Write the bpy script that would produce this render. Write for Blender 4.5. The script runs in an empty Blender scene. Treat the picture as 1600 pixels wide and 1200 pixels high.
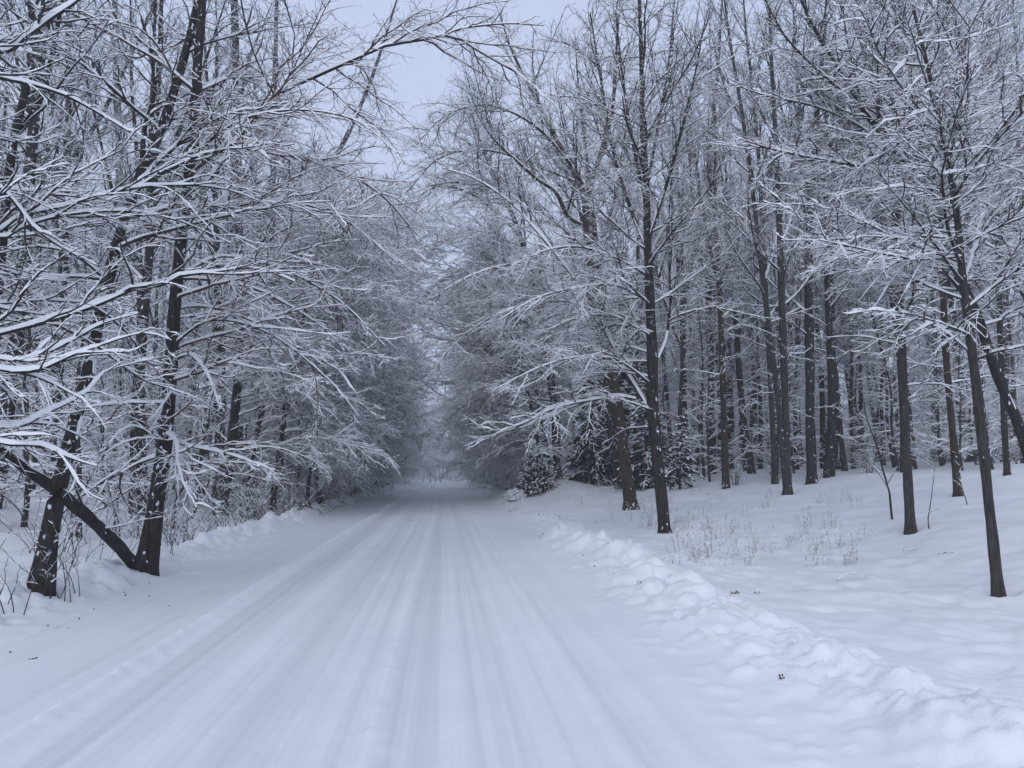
import bpy, math
import numpy as np
from mathutils import Vector

SC = bpy.context.scene
COL = SC.collection
R_ = math.radians

# ------------------------------------------------------------------ camera geometry
F_PX, CX, CY = 1200.0, 800.0, 600.0
CAM = np.array([0.0, 0.0, 1.55])
YAW = math.atan((800 - 695) / F_PX)
PITCH = math.atan(135 / F_PX)
FWD = np.array([math.sin(YAW) * math.cos(PITCH), math.cos(YAW) * math.cos(PITCH), math.sin(PITCH)])
RGT = np.array([math.cos(YAW), -math.sin(YAW), 0.0])
UPV = np.cross(RGT, FWD)


def ray(px, py):
    return FWD + (px - CX) / F_PX * RGT + (CY - py) / F_PX * UPV


def at(px, py, Y):
    d = ray(px, py)
    return CAM + d * (Y / d[1])


# ------------------------------------------------------------------ noise
def _hash(ix, iy, seed):
    h = (ix.astype(np.int64) * 374761393 + iy.astype(np.int64) * 668265263 + seed * 1442695041) & 0xFFFFFFFF
    h = ((h ^ (h >> 13)) * 1274126177) & 0xFFFFFFFF
    h = (h ^ (h >> 16)) & 0xFFFF
    return h / 65535.0


def vnoise(x, y, seed=0):
    x = np.asarray(x, float); y = np.asarray(y, float)
    ix = np.floor(x); iy = np.floor(y)
    fx = x - ix; fy = y - iy
    fx = fx * fx * fx * (fx * (fx * 6 - 15) + 10); fy = fy * fy * fy * (fy * (fy * 6 - 15) + 10)
    a = _hash(ix, iy, seed); b = _hash(ix + 1, iy, seed)
    c = _hash(ix, iy + 1, seed); d = _hash(ix + 1, iy + 1, seed)
    return (a + (b - a) * fx) * (1 - fy) + (c + (d - c) * fx) * fy - 0.5


def fbm(x, y, seed=0, octs=4, gain=0.5):
    s = 0; a = 1.0; f = 1.0
    for k in range(octs):
        s = s + a * vnoise(x * f + 17.3 * k, y * f - 9.1 * k, seed + k)
        a *= gain; f *= 2.03
    return s


def lumps(x, y, seed, cell, fill=0.75):
    """rounded clods of snow: the highest of a few half-buried balls near each point"""
    gx = np.floor(x / cell); gy = np.floor(y / cell)
    best = np.zeros_like(np.asarray(x, float))
    for dx in (-1, 0, 1):
        for dy in (-1, 0, 1):
            ix = gx + dx; iy = gy + dy
            cx = (ix + _hash(ix, iy, seed)) * cell; cy = (iy + _hash(ix, iy, seed + 5)) * cell
            r = cell * (0.35 + 0.6 * _hash(ix, iy, seed + 9) ** 2) * (_hash(ix, iy, seed + 3) < fill)
            q = 1 - ((x - cx) ** 2 + (y - cy) ** 2) / np.maximum(r * r, 1e-9)
            best = np.maximum(best, np.where(q > 0, r * np.sqrt(np.maximum(q, 0)), 0))
    return best


def sstep(a, b, x):
    t = np.clip((x - a) / (b - a), 0, 1)
    return t * t * (3 - 2 * t)


# ------------------------------------------------------------------ terrain
U_L, U_R = -4.35, 2.35      # road edges


def road_long(y):
    return -1.0 * sstep(104, 142, y) + 1.0 * sstep(150, 205, y)


RIDGES = [(-2.42, 0.06, 0.058), (-1.95, 0.05, 0.006), (-1.62, 0.07, 0.010), (-1.18, 0.13, -0.016), (-0.86, 0.07, 0.012),
          (-0.63, 0.06, 0.010), (-0.40, 0.08, 0.018), (-0.13, 0.12, -0.012), (0.16, 0.06, 0.010), (0.42, 0.10, -0.010),
          (0.72, 0.07, 0.012), (1.02, 0.09, 0.012), (1.35, 0.15, -0.008), (1.75, 0.1, 0.010), (-3.1, 0.25, -0.006)]


def road_prof(u, y):
    uw = u + 0.05 * vnoise(y * 0.12, y * 0 + 3.3, 5) + 0.02 * vnoise(y * 0.5, y * 0 + 1.3, 6)
    z = 0
    for k, (c, w, h) in enumerate(RIDGES):
        amp = 0.75 + 0.8 * vnoise(y * 0.35, y * 0 + k * 3.1, 40 + k)
        z = z + h * 1.3 * amp * np.exp(-((uw - c) / w) ** 2)
    lane = sstep(-2.55, -2.2, u) * (1 - sstep(1.1, 1.9, u))
    z = z + 0.008 * lane * fbm(uw * 6, y * 0.06, 11, 4, 0.6) + 0.010 * (1 - lane) * fbm(u * 1.6, y * 0.5, 14, 3)
    crumb = np.exp(-((uw + 2.36) / 0.14) ** 2) + 0.6 * np.exp(-((uw + 0.40) / 0.14) ** 2) + 0.04
    z = z + 0.036 * crumb * np.maximum(fbm(u * 14, y * 9, 13, 3), 0)
    return z


WELLS = []


def height(u, y, detail=True):
    u = np.asarray(u, float); y = np.asarray(y, float)
    base = road_long(y)
    # right: flat strip, then a rising mound of woodland
    yy = np.clip(y, 4, 400)
    u0 = np.interp(yy, [4, 9, 14, 18, 24, 35, 60], [8.3, 7.2, 5.9, 5.1, 4.6, 3.4, 3.0])
    slope = np.interp(yy, [4, 20, 26, 32, 45, 80], [0.16, 0.17, 0.18, 0.22, 0.28, 0.28])
    cap = np.interp(yy, [4, 30, 60, 120], [2.2, 2.1, 2.0, 1.6])
    t = np.maximum(u - u0, 0); t = np.where(t < 1.2, t * t / 2.4, t - 0.6) + 0.0
    zr = cap * (1 - np.exp(-(t * slope / cap) ** 1.25)) ** 0.95
    zr = zr - 0.07 * sstep(3.4, 4.6, u) * (1 - sstep(0, 0.5, t))
    # left
    tl = np.maximum(-u - 5.6, 0)
    capl = 3.0
    zl = capl * (1 - np.exp(-(tl * 0.185 / capl) ** 1.2)) - 0.04 * sstep(4.6, 5.6, -u)
    zr = zr + 0.85 * np.exp(-((u - 5.2) / 1.9) ** 2 - ((y - 39) / 8) ** 2) * sstep(2.4, 3.6, u)
    z = np.where(u > 0, zr, zl)
    if detail:
        off = np.maximum(sstep(2.6, 4.5, u), sstep(4.6, 6, -u))
        z = z + off * (0.22 * vnoise(u * 0.30, y * 0.30, 21) + 0.10 * fbm(u * 0.9, y * 0.9, 22, 3) + 0.022 * fbm(u * 3.5, y * 3.5, 23, 3))
        near = off * (1 - sstep(14, 22, y)) * sstep(3.4, 4.2, u)
        z = z + near * 0.12 * lumps(u * 1.0, y * 1.0, 31, 0.28, 0.22) - off * 0.16 * lumps(u, y, 32, 0.35, 0.25) - off * 0.2 * lumps(u, y, 39, 0.16, 0.2)
        # right ploughed bank
        ba = (1 - sstep(20, 30, y)) * 0.9 + 0.1 + 0.10 * sstep(28, 40, y)
        cen = 3.05 + 0.25 * vnoise(y * 0.30, y * 0 + 7, 24) + 0.12 * vnoise(y * 1.1, y * 0 + 9, 25)
        wl = np.where(u < cen, 0.66, 0.50)
        shape = np.exp(-np.abs((u - cen) / wl) ** 2.2)
        amp = 0.18 + 0.14 * vnoise(y * 0.55, y * 0 + 2, 26) + 0.12 * vnoise(y * 1.7, y * 0 + 4, 27)
        wu = u + 0.10 * fbm(u * 4, y * 4, 53, 3); wy = y + 0.10 * fbm(u * 4, y * 4, 57, 3)
        lm = lumps(wu, wy, 33, 0.50, 0.5) * 0.36 + lumps(wu, wy, 34, 0.24, 0.55) * 0.50 + lumps(wu, wy, 35, 0.12, 0.6) * 0.60 + 0.04 * np.maximum(fbm(u * 13, y * 13, 58, 3), -0.1)
        wgt = 0.8 * np.exp(-np.abs((u - cen + 0.05) / 0.75) ** 4)
        z = z + ba * (amp * shape + lm * wgt * (0.35 + 0.65 * shape) + 0.05 * wgt * fbm(u * 5, y * 5, 36, 4))
        # crumbs at the foot of the right bank
        foot = np.exp(-((u - 2.25) / 0.45) ** 2)
        z = z + ba * foot * 0.35 * lumps(u, y, 37, 0.13, 0.25)
        # right far verge: litter covered lumps
        fv = sstep(24, 34, y) * np.exp(-((u - 3.0) / 0.7) ** 2)
        z = z + fv * (0.14 + 0.3 * np.maximum(fbm(u * 1.6, y * 1.2, 38, 3), -0.2))
        # left ploughed bank
        cl = -4.72 + 0.16 * vnoise(y * 0.35, y * 0 + 5, 28)
        sl = np.exp(-np.abs((u - cl) / 0.30) ** 2.2)
        al = 0.17 + 0.14 * vnoise(y * 0.6, y * 0 + 8, 29)
        wl2 = np.exp(-np.abs((u - cl) / 0.55) ** 4)
        z = z + al * sl + wl2 * (0.42 * lumps(u, y, 43, 0.36, 0.40) + 0.55 * lumps(u, y, 44, 0.17, 0.6) + 0.5 * lumps(u, y, 47, 0.09, 0.5) + 0.03 * fbm(u * 5, y * 5, 45, 3))
        z = z + np.exp(-((u + 4.25) / 0.35) ** 2) * 0.3 * lumps(u, y, 46, 0.12, 0.25)
        road = sstep(U_L - 0.1, U_L + 0.5, u) * (1 - sstep(U_R - 0.6, U_R + 0.1, u))
        z = z + road * road_prof(u, y)
    for wx, wy, wr in WELLS:
        d2 = (u - wx) ** 2 + (y - wy) ** 2
        m = d2 < (wr * 5) ** 2
        if m.any():
            d = np.sqrt(d2)
            z = np.where(m, z - 0.07 * np.exp(-((d - wr) / (wr * 0.7)) ** 2) + 0.05 * np.exp(-((d - wr * 2.6) / (wr * 0.9)) ** 2) * (0.5 + 1.2 * vnoise(u * 3, y * 3, 66)), z)
    return z + base


def bend_x(y):
    return 0.018 * np.maximum(np.asarray(y, float) - 122, 0) ** 2 / (1 + 0.012 * np.maximum(np.asarray(y, float) - 122, 0))


def hpt(x, y):
    return float(height(np.array([x - bend_x(y)]), np.array([y]))[0])


def ground(px, py, lo=3.0, hi=140.0):
    """where the line of sight through a pixel meets the snow"""
    Y = np.arange(lo, hi, 0.05)
    d = ray(px, py)
    P = CAM[None, :] + d[None, :] * (Y / d[1])[:, None]
    h = height(P[:, 0], P[:, 1])
    hit = np.nonzero(P[:, 2] <= h)[0]
    i = hit[0] if len(hit) else int(np.argmin(P[:, 2] - h))
    return np.array([P[i, 0], P[i, 1], h[i]])


# ------------------------------------------------------------------ materials
def mat_new(name):
    m = bpy.data.materials.new(name); m.use_nodes = True
    nt = m.node_tree
    return m, nt, nt.nodes['Principled BSDF']


def snow_mat(name, kind):
    m, nt, b = mat_new(name)
    b.inputs['Roughness'].default_value = 0.62
    b.inputs['Specular IOR Level'].default_value = 0.25
    tc = nt.nodes.new('ShaderNodeTexCoord')
    if kind == 'twig':
        b.inputs['Base Color'].default_value = (0.80, 0.815, 0.84, 1)
        return m
    n1 = nt.nodes.new('ShaderNodeTexNoise'); n1.inputs['Scale'].default_value = 38; n1.inputs['Detail'].default_value = 6
    n2 = nt.nodes.new('ShaderNodeTexNoise'); n2.inputs['Scale'].default_value = 0.8; n2.inputs['Detail'].default_value = 5
    nt.links.new(tc.outputs['Object'], n1.inputs['Vector'])
    nt.links.new(tc.outputs['Object'], n2.inputs['Vector'])
    ramp = nt.nodes.new('ShaderNodeValToRGB')
    ramp.color_ramp.elements[0].position = 0.3; ramp.color_ramp.elements[1].position = 0.72
    ramp.color_ramp.elements[0].color = (0.79, 0.81, 0.84, 1); ramp.color_ramp.elements[1].color = (0.87, 0.88, 0.895, 1)
    nt.links.new(n2.outputs['Fac'], ramp.inputs['Fac'])
    col = ramp.outputs['Color']
    if kind == 'road':
        # packed by tyres in long streaks: greyer glazed snow where wheels ran
        mp = nt.nodes.new('ShaderNodeMapping'); mp.inputs['Scale'].default_value = (8.0, 0.03, 1)
        nt.links.new(tc.outputs['Object'], mp.inputs['Vector'])
        n3 = nt.nodes.new('ShaderNodeTexNoise'); n3.inputs['Scale'].default_value = 1.0; n3.inputs['Detail'].default_value = 5
        n3.inputs['Roughness'].default_value = 0.6
        nt.links.new(mp.outputs['Vector'], n3.inputs['Vector'])
        mp5 = nt.nodes.new('ShaderNodeMapping'); mp5.inputs['Scale'].default_value = (26.0, 0.05, 1)
        nt.links.new(tc.outputs['Object'], mp5.inputs['Vector'])
        n5 = nt.nodes.new('ShaderNodeTexNoise'); n5.inputs['Scale'].default_value = 1.0; n5.inputs['Detail'].default_value = 2
        nt.links.new(mp5.outputs['Vector'], n5.inputs['Vector'])
        sm = nt.nodes.new('ShaderNodeMath'); sm.operation = 'MULTIPLY_ADD'; sm.inputs[1].default_value = 0.38
        sb = nt.nodes.new('ShaderNodeMath'); sb.operation = 'SUBTRACT'; sb.inputs[1].default_value = 0.5
        nt.links.new(n5.outputs['Fac'], sb.inputs[0]); nt.links.new(sb.outputs[0], sm.inputs[0]); nt.links.new(n3.outputs['Fac'], sm.inputs[2])
        at_ = nt.nodes.new('ShaderNodeAttribute'); at_.attribute_name = 'packed'
        ad = nt.nodes.new('ShaderNodeMath'); ad.operation = 'MULTIPLY_ADD'
        nt.links.new(sm.outputs[0], ad.inputs[0]); ad.inputs[1].default_value = 1.25
        nt.links.new(at_.outputs['Fac'], ad.inputs[2])
        r3 = nt.nodes.new('ShaderNodeMapRange')
        r3.inputs['From Min'].default_value = 0.50; r3.inputs['From Max'].default_value = 1.1
        nt.links.new(ad.outputs[0], r3.inputs['Value'])
        mx = nt.nodes.new('ShaderNodeMixRGB')
        al = nt.nodes.new('ShaderNodeAttribute'); al.attribute_name = 'lane'
        lm = nt.nodes.new('ShaderNodeMath'); lm.operation = 'MULTIPLY'
        nt.links.new(r3.outputs['Result'], lm.inputs[0]); nt.links.new(al.outputs['Fac'], lm.inputs[1])
        nt.links.new(lm.outputs[0], mx.inputs['Fac'])
        nt.links.new(col, mx.inputs['Color1'])
        mx.inputs['Color2'].default_value = (0.66, 0.685, 0.715, 1)
        # grit
        n4 = nt.nodes.new('ShaderNodeTexNoise'); n4.inputs['Scale'].default_value = 9; n4.inputs['Detail'].default_value = 8
        nt.links.new(tc.outputs['Object'], n4.inputs['Vector'])
        r4 = nt.nodes.new('ShaderNodeMapRange'); r4.inputs['From Min'].default_value = 0.35; r4.inputs['From Max'].default_value = 0.7
        r4.inputs['To Min'].default_value = 0.975; r4.inputs['To Max'].default_value = 1.01
        nt.links.new(n4.outputs['Fac'], r4.inputs['Value'])
        mu = nt.nodes.new('ShaderNodeMixRGB'); mu.blend_type = 'MULTIPLY'; mu.inputs['Fac'].default_value = 1
        nt.links.new(mx.outputs['Color'], mu.inputs['Color1']); nt.links.new(r4.outputs['Result'], mu.inputs['Color2'])
        col = mu.outputs['Color']
        rr = nt.nodes.new('ShaderNodeMapRange'); rr.inputs['To Min'].default_value = 0.65; rr.inputs['To Max'].default_value = 0.42
        nt.links.new(r3.outputs['Result'], rr.inputs['Value']); nt.links.new(rr.outputs['Result'], b.inputs['Roughness'])
    nt.links.new(col, b.inputs['Base Color'])
    bp = nt.nodes.new('ShaderNodeBump'); bp.inputs['Strength'].default_value = 0.12 if kind == 'road' else 0.35; bp.inputs['Distance'].default_value = 0.012
    nt.links.new(n1.outputs['Fac'], bp.inputs['Height']); nt.links.new(bp.outputs['Normal'], b.inputs['Normal'])
    return m


def bark_mat(name, c0, c1, snow=0.5, wind=(0.2, -0.75, 0.35)):
    m, nt, b = mat_new(name)
    b.inputs['Roughness'].default_value = 0.9
    b.inputs['Specular IOR Level'].default_value = 0.15
    tc = nt.nodes.new('ShaderNodeTexCoord')
    mp = nt.nodes.new('ShaderNodeMapping'); mp.inputs['Scale'].default_value = (14, 14, 2.6)
    nt.links.new(tc.outputs['Object'], mp.inputs['Vector'])
    n = nt.nodes.new('ShaderNodeTexNoise'); n.inputs['Scale'].default_value = 1.6; n.inputs['Detail'].default_value = 7; n.inputs['Roughness'].default_value = 0.65
    nt.links.new(mp.outputs['Vector'], n.inputs['Vector'])
    r = nt.nodes.new('ShaderNodeValToRGB')
    r.color_ramp.elements[0].position = 0.33; r.color_ramp.elements[1].position = 0.7
    r.color_ramp.elements[0].color = (*c0, 1); r.color_ramp.elements[1].color = (*c1, 1)
    nt.links.new(n.outputs['Fac'], r.inputs['Fac'])
    col = r.outputs['Color']
    bp = nt.nodes.new('ShaderNodeBump'); bp.inputs['Strength'].default_value = 0.8; bp.inputs['Distance'].default_value = 0.03
    nt.links.new(n.outputs['Fac'], bp.inputs['Height']); nt.links.new(bp.outputs['Normal'], b.inputs['Normal'])
    if snow > 0:
        # wind-blown snow stuck in the bark on the weather side
        g = nt.nodes.new('ShaderNodeNewGeometry')
        dt = nt.nodes.new('ShaderNodeVectorMath'); dt.operation = 'DOT_PRODUCT'; dt.inputs[1].default_value = wind
        nt.links.new(g.outputs['Normal'], dt.inputs[0])
        mp2 = nt.nodes.new('ShaderNodeMapping'); mp2.inputs['Scale'].default_value = (9, 9, 5)
        nt.links.new(tc.outputs['Object'], mp2.inputs['Vector'])
        n2 = nt.nodes.new('ShaderNodeTexNoise'); n2.inputs['Scale'].default_value = 1.3; n2.inputs['Detail'].default_value = 4
        nt.links.new(mp2.outputs['Vector'], n2.inputs['Vector'])
        ad = nt.nodes.new('ShaderNodeMath'); ad.operation = 'MULTIPLY_ADD'; ad.inputs[1].default_value = 0.16
        nt.links.new(dt.outputs['Value'], ad.inputs[0]); nt.links.new(n2.outputs['Fac'], ad.inputs[2])
        mr = nt.nodes.new('ShaderNodeMapRange'); mr.inputs['From Min'].default_value = 0.83 - 0.1 * snow; mr.inputs['From Max'].default_value = 0.86 - 0.1 * snow
        nt.links.new(ad.outputs[0], mr.inputs['Value'])
        mx = nt.nodes.new('ShaderNodeMixRGB'); nt.links.new(mr.outputs['Result'], mx.inputs['Fac'])
        nt.links.new(col, mx.inputs['Color1']); mx.inputs['Color2'].default_value = (0.78, 0.8, 0.83, 1)
        col = mx.outputs['Color']
    nt.links.new(col, b.inputs['Base Color'])
    return m


def plain_mat(name, c, rough=0.85, var=0.3, scale=30):
    m, nt, b = mat_new(name)
    b.inputs['Roughness'].default_value = rough
    b.inputs['Specular IOR Level'].default_value = 0.15
    tc = nt.nodes.new('ShaderNodeTexCoord')
    n = nt.nodes.new('ShaderNodeTexNoise'); n.inputs['Scale'].default_value = scale; n.inputs['Detail'].default_value = 3
    nt.links.new(tc.outputs['Object'], n.inputs['Vector'])
    r = nt.nodes.new('ShaderNodeValToRGB')
    r.color_ramp.elements[0].position = 0.3; r.color_ramp.elements[1].position = 0.7
    r.color_ramp.elements[0].color = (*[v * (1 - var) for v in c], 1)
    r.color_ramp.elements[1].color = (*[v * (1 + var) for v in c], 1)
    nt.links.new(n.outputs['Fac'], r.inputs['Fac']); nt.links.new(r.outputs['Color'], b.inputs['Base Color'])
    return m


M_SNOW = snow_mat('snow_field', 'ground')
M_ROAD = snow_mat('snow_packed', 'road')
M_TSNOW = snow_mat('snow_on_branches', 'twig')
M_BARK = bark_mat('bark_dark', (0.015, 0.014, 0.0135), (0.062, 0.057, 0.053), 0.75)
M_BARKB = bark_mat('bark_brown', (0.026, 0.020, 0.015), (0.080, 0.063, 0.049), 0.6)
M_BARKG = bark_mat('bark_grey', (0.026, 0.025, 0.024), (0.085, 0.080, 0.075), 0.45)
M_TWIG = plain_mat('twig_bark', (0.042, 0.038, 0.038))
M_TWIGR = plain_mat('twig_bark_reddish', (0.080, 0.052, 0.050))
M_NEEDLE = plain_mat('needles', (0.016, 0.030, 0.022), 0.7, 0.4)
M_LEAF = plain_mat('dead_leaves', (0.045, 0.030, 0.020), 0.85, 0.5, 60)
M_STALK = plain_mat('dry_stalks', (0.15, 0.12, 0.095), 0.85, 0.4, 40)
M_ELEAF = plain_mat('evergreen_leaves', (0.014, 0.026, 0.016), 0.6, 0.4)


# ------------------------------------------------------------------ mesh accumulation
class Acc:
    def __init__(self):
        self.v = []; self.q = []; self.m = []; self.s = []; self.n = 0

    def add(self, verts, quads, mats, smooth):
        self.v.append(verts.reshape(-1, 3)); self.q.append(quads.reshape(-1, 4) + self.n)
        nq = quads.reshape(-1, 4).shape[0]
        self.m.append(np.broadcast_to(np.asarray(mats), (nq,)).astype(np.int32))
        self.s.append(np.full(nq, smooth, bool))
        self.n += verts.reshape(-1, 3).shape[0]

    def mesh(self, name, mats, origin=(0, 0, 0)):
        me = bpy.data.meshes.new(name)
        v = np.concatenate(self.v) - np.asarray(origin)[None, :]
        q = np.concatenate(self.q); mi = np.concatenate(self.m); sm = np.concatenate(self.s)
        me.vertices.add(len(v)); me.vertices.foreach_set('co', v.astype(np.float32).ravel())
        me.loops.add(q.size); me.loops.foreach_set('vertex_index', q.astype(np.int32).ravel())
        me.polygons.add(len(q)); me.polygons.foreach_set('loop_start', (np.arange(len(q)) * 4).astype(np.int32))
        me.polygons.foreach_set('material_index', mi); me.polygons.foreach_set('use_smooth', sm)
        for m in mats: me.materials.append(m)
        me.update(calc_edges=True)
        return me


def norm(a):
    return a / np.maximum(np.linalg.norm(a, axis=-1, keepdims=True), 1e-9)


Z = np.array([0.0, 0.0, 1.0])


def frames(P):
    T = np.empty_like(P)
    T[:, 1:-1] = P[:, 2:] - P[:, :-2]; T[:, 0] = P[:, 1] - P[:, 0]; T[:, -1] = P[:, -1] - P[:, -2]
    T = norm(T)
    S = np.cross(T, Z)
    l = np.linalg.norm(S, axis=-1, keepdims=True)
    S0 = norm(np.cross(T, np.array([0.3, 1.0, 0.0])))
    k = np.clip((l - 0.05) / 0.2, 0, 1)
    S = norm(np.where(l > 1e-6, S / np.maximum(l, 1e-6), S0) * k + S0 * (1 - k) + 1e-9)
    U = np.cross(S, T)
    return T, S, U


def strip_quads(N, K, S, closed=True):
    base = (np.arange(N) * K * S)[:, None, None] + (np.arange(K - 1) * S)[None, :, None]
    j = np.arange(S if closed else S - 1)[None, None, :]
    j2 = (j + 1) % S
    a = base + j; b = base + j2
    return np.stack([a, b, b + S, a + S], -1)


def tubes(acc, P, R, S=8, mat=0, rough=0.0, seed=0):
    N, K, _ = P.shape
    T, Sd, U = frames(P)
    ang = np.arange(S) / S * 2 * np.pi
    rr = R[:, :, None] * np.ones(S)
    if rough:
        kk = np.arange(K)[None, :, None] * 0.35; aa = np.cos(ang)[None, None, :] * 1.7 + 5; bb = np.sin(ang)[None, None, :] * 1.7
        nn = vnoise(aa + kk * 0.7 + np.arange(N)[:, None, None] * 9.7, bb + kk, 70 + seed)
        rr = rr * (1 + rough * 2 * nn)
    V = P[:, :, None, :] + rr[..., None] * (np.cos(ang)[:, None] * Sd[:, :, None, :] + np.sin(ang)[:, None] * U[:, :, None, :])
    acc.add(V, strip_quads(N, K, S), mat, True)


def snowcaps(acc, P, R, thick, rng, mat=1, gap=0.15, width=1.0):
    N, K, _ = P.shape
    T, Sd, U = frames(P)
    h = np.linalg.norm(T[..., :2], axis=-1)
    th = thick * np.clip((h - 0.30) / 0.45, 0, 1)
    lump = 0.75 + 0.55 * rng.standard_normal((N, K)) * 0.6
    lump = np.clip(lump, 0.12, 1.6)
    lump = np.where(rng.random((N, K)) < gap, 0.15, lump)
    th = th * lump
    wide = np.where(th > 0.002, 1.0, 0.6)
    ang = np.radians(np.array([-8, 35, 68, 112, 145, 188]))
    prof = np.array([0.0, 0.55, 1.0, 1.0, 0.55, 0.0])
    rad = R[:, :, None] * 1.0 * wide[..., None] * 1.04 + th[:, :, None] * prof
    if width < 1: ang = np.radians(np.array([25, 50, 75, 105, 130, 155])); rad = R[:, :, None] * 1.0 + th[:, :, None] * prof
    cx = np.cos(ang)[None, None, :] * (R[:, :, None] * 1.04 + 0.30 * th[:, :, None]) * width
    cz = np.sin(ang)[None, None, :] * rad
    up = norm(U * 0.6 + Z * 0.4)
    V = P[:, :, None, :] + cx[..., None] * Sd[:, :, None, :] + cz[..., None] * up[:, :, None, :]
    q = strip_quads(N, K, 6, False)
    keep = (th[:, :-1] + th[:, 1:]) > 0.004
    acc.add(V, q[keep], mat, True)


def twigs(acc, P, R, thick, rng, sides=4, mb=0, ms=1, wfac=0.20):
    N, K, _ = P.shape
    T, Sd, U = frames(P)
    h = np.linalg.norm(T[..., :2], axis=-1)
    th = thick * np.clip((h - 0.12) / 0.5, 0.03, 1) * np.clip(0.85 + 0.55 * rng.standard_normal((N, K)), 0.15, 2.0)
    th = th * np.minimum(np.exp(0.42 * rng.standard_normal((N, 1))) * np.where(rng.random((N, 1)) < 0.14, 0.12, 1.0), 1.7) * np.linspace(1.35, 0.7, K)[None, :]
    th[:, -1] *= 0.5
    w = R + wfac * th
    if sides == 4:
        V = np.stack([P - Sd * w[..., None], P + U * (R + th)[..., None], P + Sd * w[..., None], P - U * (R * 1.5)[..., None]], 2)
    else:
        V = np.stack([P - Sd * w[..., None] - U * (R * 0.6)[..., None], P + U * (R + th)[..., None], P + Sd * w[..., None] - U * (R * 0.6)[..., None]], 2)
    q = strip_quads(N, K, sides)
    hm = 0.5 * (h[:, 1:] + h[:, :-1])
    snowy = (hm > 0.33) | (rng.random((N, K - 1)) < 0.25)
    m = np.full((N, K - 1, sides), mb)
    for s in (0, 1):
        m[..., s] = np.where(snowy, ms, mb)
    acc.add(V, q, m.ravel(), False)


# ------------------------------------------------------------------ growing
def resample(pts, K):
    """Catmull-Rom through the given rows (any number of columns), K even samples"""
    p = np.asarray(pts, float)
    if len(p) == 2:
        t = np.linspace(0, 1, K)[:, None]
        return p[0] * (1 - t) + p[1] * t
    e = np.vstack([2 * p[0] - p[1], p, 2 * p[-1] - p[-2]])
    out = []
    for i in range(1, len(e) - 2):
        t = np.linspace(0, 1, 16, endpoint=False)[:, None]
        a, b, c, d = e[i - 1], e[i], e[i + 1], e[i + 2]
        out.append(0.5 * (2 * b + (c - a) * t + (2 * a - 5 * b + 4 * c - d) * t ** 2 + (3 * b - a - 3 * c + d) * t ** 3))
    out.append(p[-1:])
    o = np.vstack(out)
    s = np.concatenate([[0], np.cumsum(np.linalg.norm(np.diff(o[:, :3], axis=0), axis=1))])
    x = np.linspace(0, s[-1], K)
    return np.stack([np.interp(x, s, o[:, k]) for k in range(o.shape[1])], 1)


def plen(P):
    return np.linalg.norm(np.diff(P, axis=1), axis=2).sum(1)


def lerp_path(P, idx, t):
    K = P.shape[1]
    x = t * (K - 1); i = np.clip(x.astype(int), 0, K - 2); f = (x - i)[:, None]
    a = P[idx, i]; b = P[idx, i + 1]
    if P.ndim == 3:
        return a * (1 - f) + b * f, norm(b - a)
    return a * (1 - f[:, 0]) + b * f[:, 0]


def grow_from(pos, d, L, r0, K, bend, wob, rng, r1=0.25):
    N = len(pos)
    P = np.empty((N, K, 3)); P[:, 0] = pos
    st = (L / (K - 1))[:, None]
    d = d.copy()
    b = np.broadcast_to(np.asarray(bend, float), (N,))[:, None]
    for k in range(1, K):
        d = norm(d + rng.standard_normal((N, 3)) * wob + Z * b / (K - 1))
        P[:, k] = P[:, k - 1] + d * st
    R = r0[:, None] * np.linspace(1, r1, K)[None, :]
    return P, R


def sprout(P, R, spacing, t0, t1, lfun, ang, flat, bend, wob, K, rfac, rmin, rng, cap_r=None, pull=None):
    L = plen(P)
    n = np.maximum(np.round(L * (t1 - t0) / spacing * rng.uniform(0.8, 1.2, len(L))), 1).astype(int)
    idx = np.repeat(np.arange(len(L)), n)
    j = np.arange(len(idx)) - np.repeat(np.cumsum(n) - n, n)
    t = t0 + (t1 - t0) * (j + rng.random(len(idx))) / n[idx]
    pos, T = lerp_path(P, idx, t)
    rp = lerp_path(R, idx, t)
    S = np.cross(T, Z); l = np.linalg.norm(S, axis=1, keepdims=True)
    rnd = norm(rng.standard_normal((len(idx), 3)))
    S = norm(np.where(l > 0.25, S, np.cross(T, rnd)))
    U = np.cross(S, T)
    sg = np.where((j + (np.repeat(rng.integers(0, 2, len(L)), n))) % 2 == 0, 1.0, -1.0)
    phi = rng.standard_normal(len(idx)) * flat
    a = np.radians(ang[0] + ang[1] * rng.standard_normal(len(idx)))
    lat = sg[:, None] * np.cos(phi)[:, None] * S + np.sin(phi)[:, None] * U
    d = norm(np.cos(a)[:, None] * T + np.sin(a)[:, None] * lat)
    if pull is not None:
        d = norm(d + np.asarray(pull)[None, :])
    Lc = lfun(L[idx], t, rng)
    r0 = np.maximum(np.minimum(rp * rfac, Lc * 0.02 + 0.002), rmin)
    if cap_r is not None: r0 = np.minimum(r0, cap_r)
    return grow_from(pos, d, Lc, r0, K, bend, wob, rng)


CULL = False


def in_sight(P):
    """branches the picture, or a step to its side, could show"""
    Q = P - CAM
    d = np.maximum(Q @ FWD, 0.05); x = (Q @ RGT) / d * F_PX + CX; y = CY - (Q @ UPV) / d * F_PX
    ok = (x > -260) & (x < 1860) & (y > -330)
    return ok.any(1)


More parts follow.
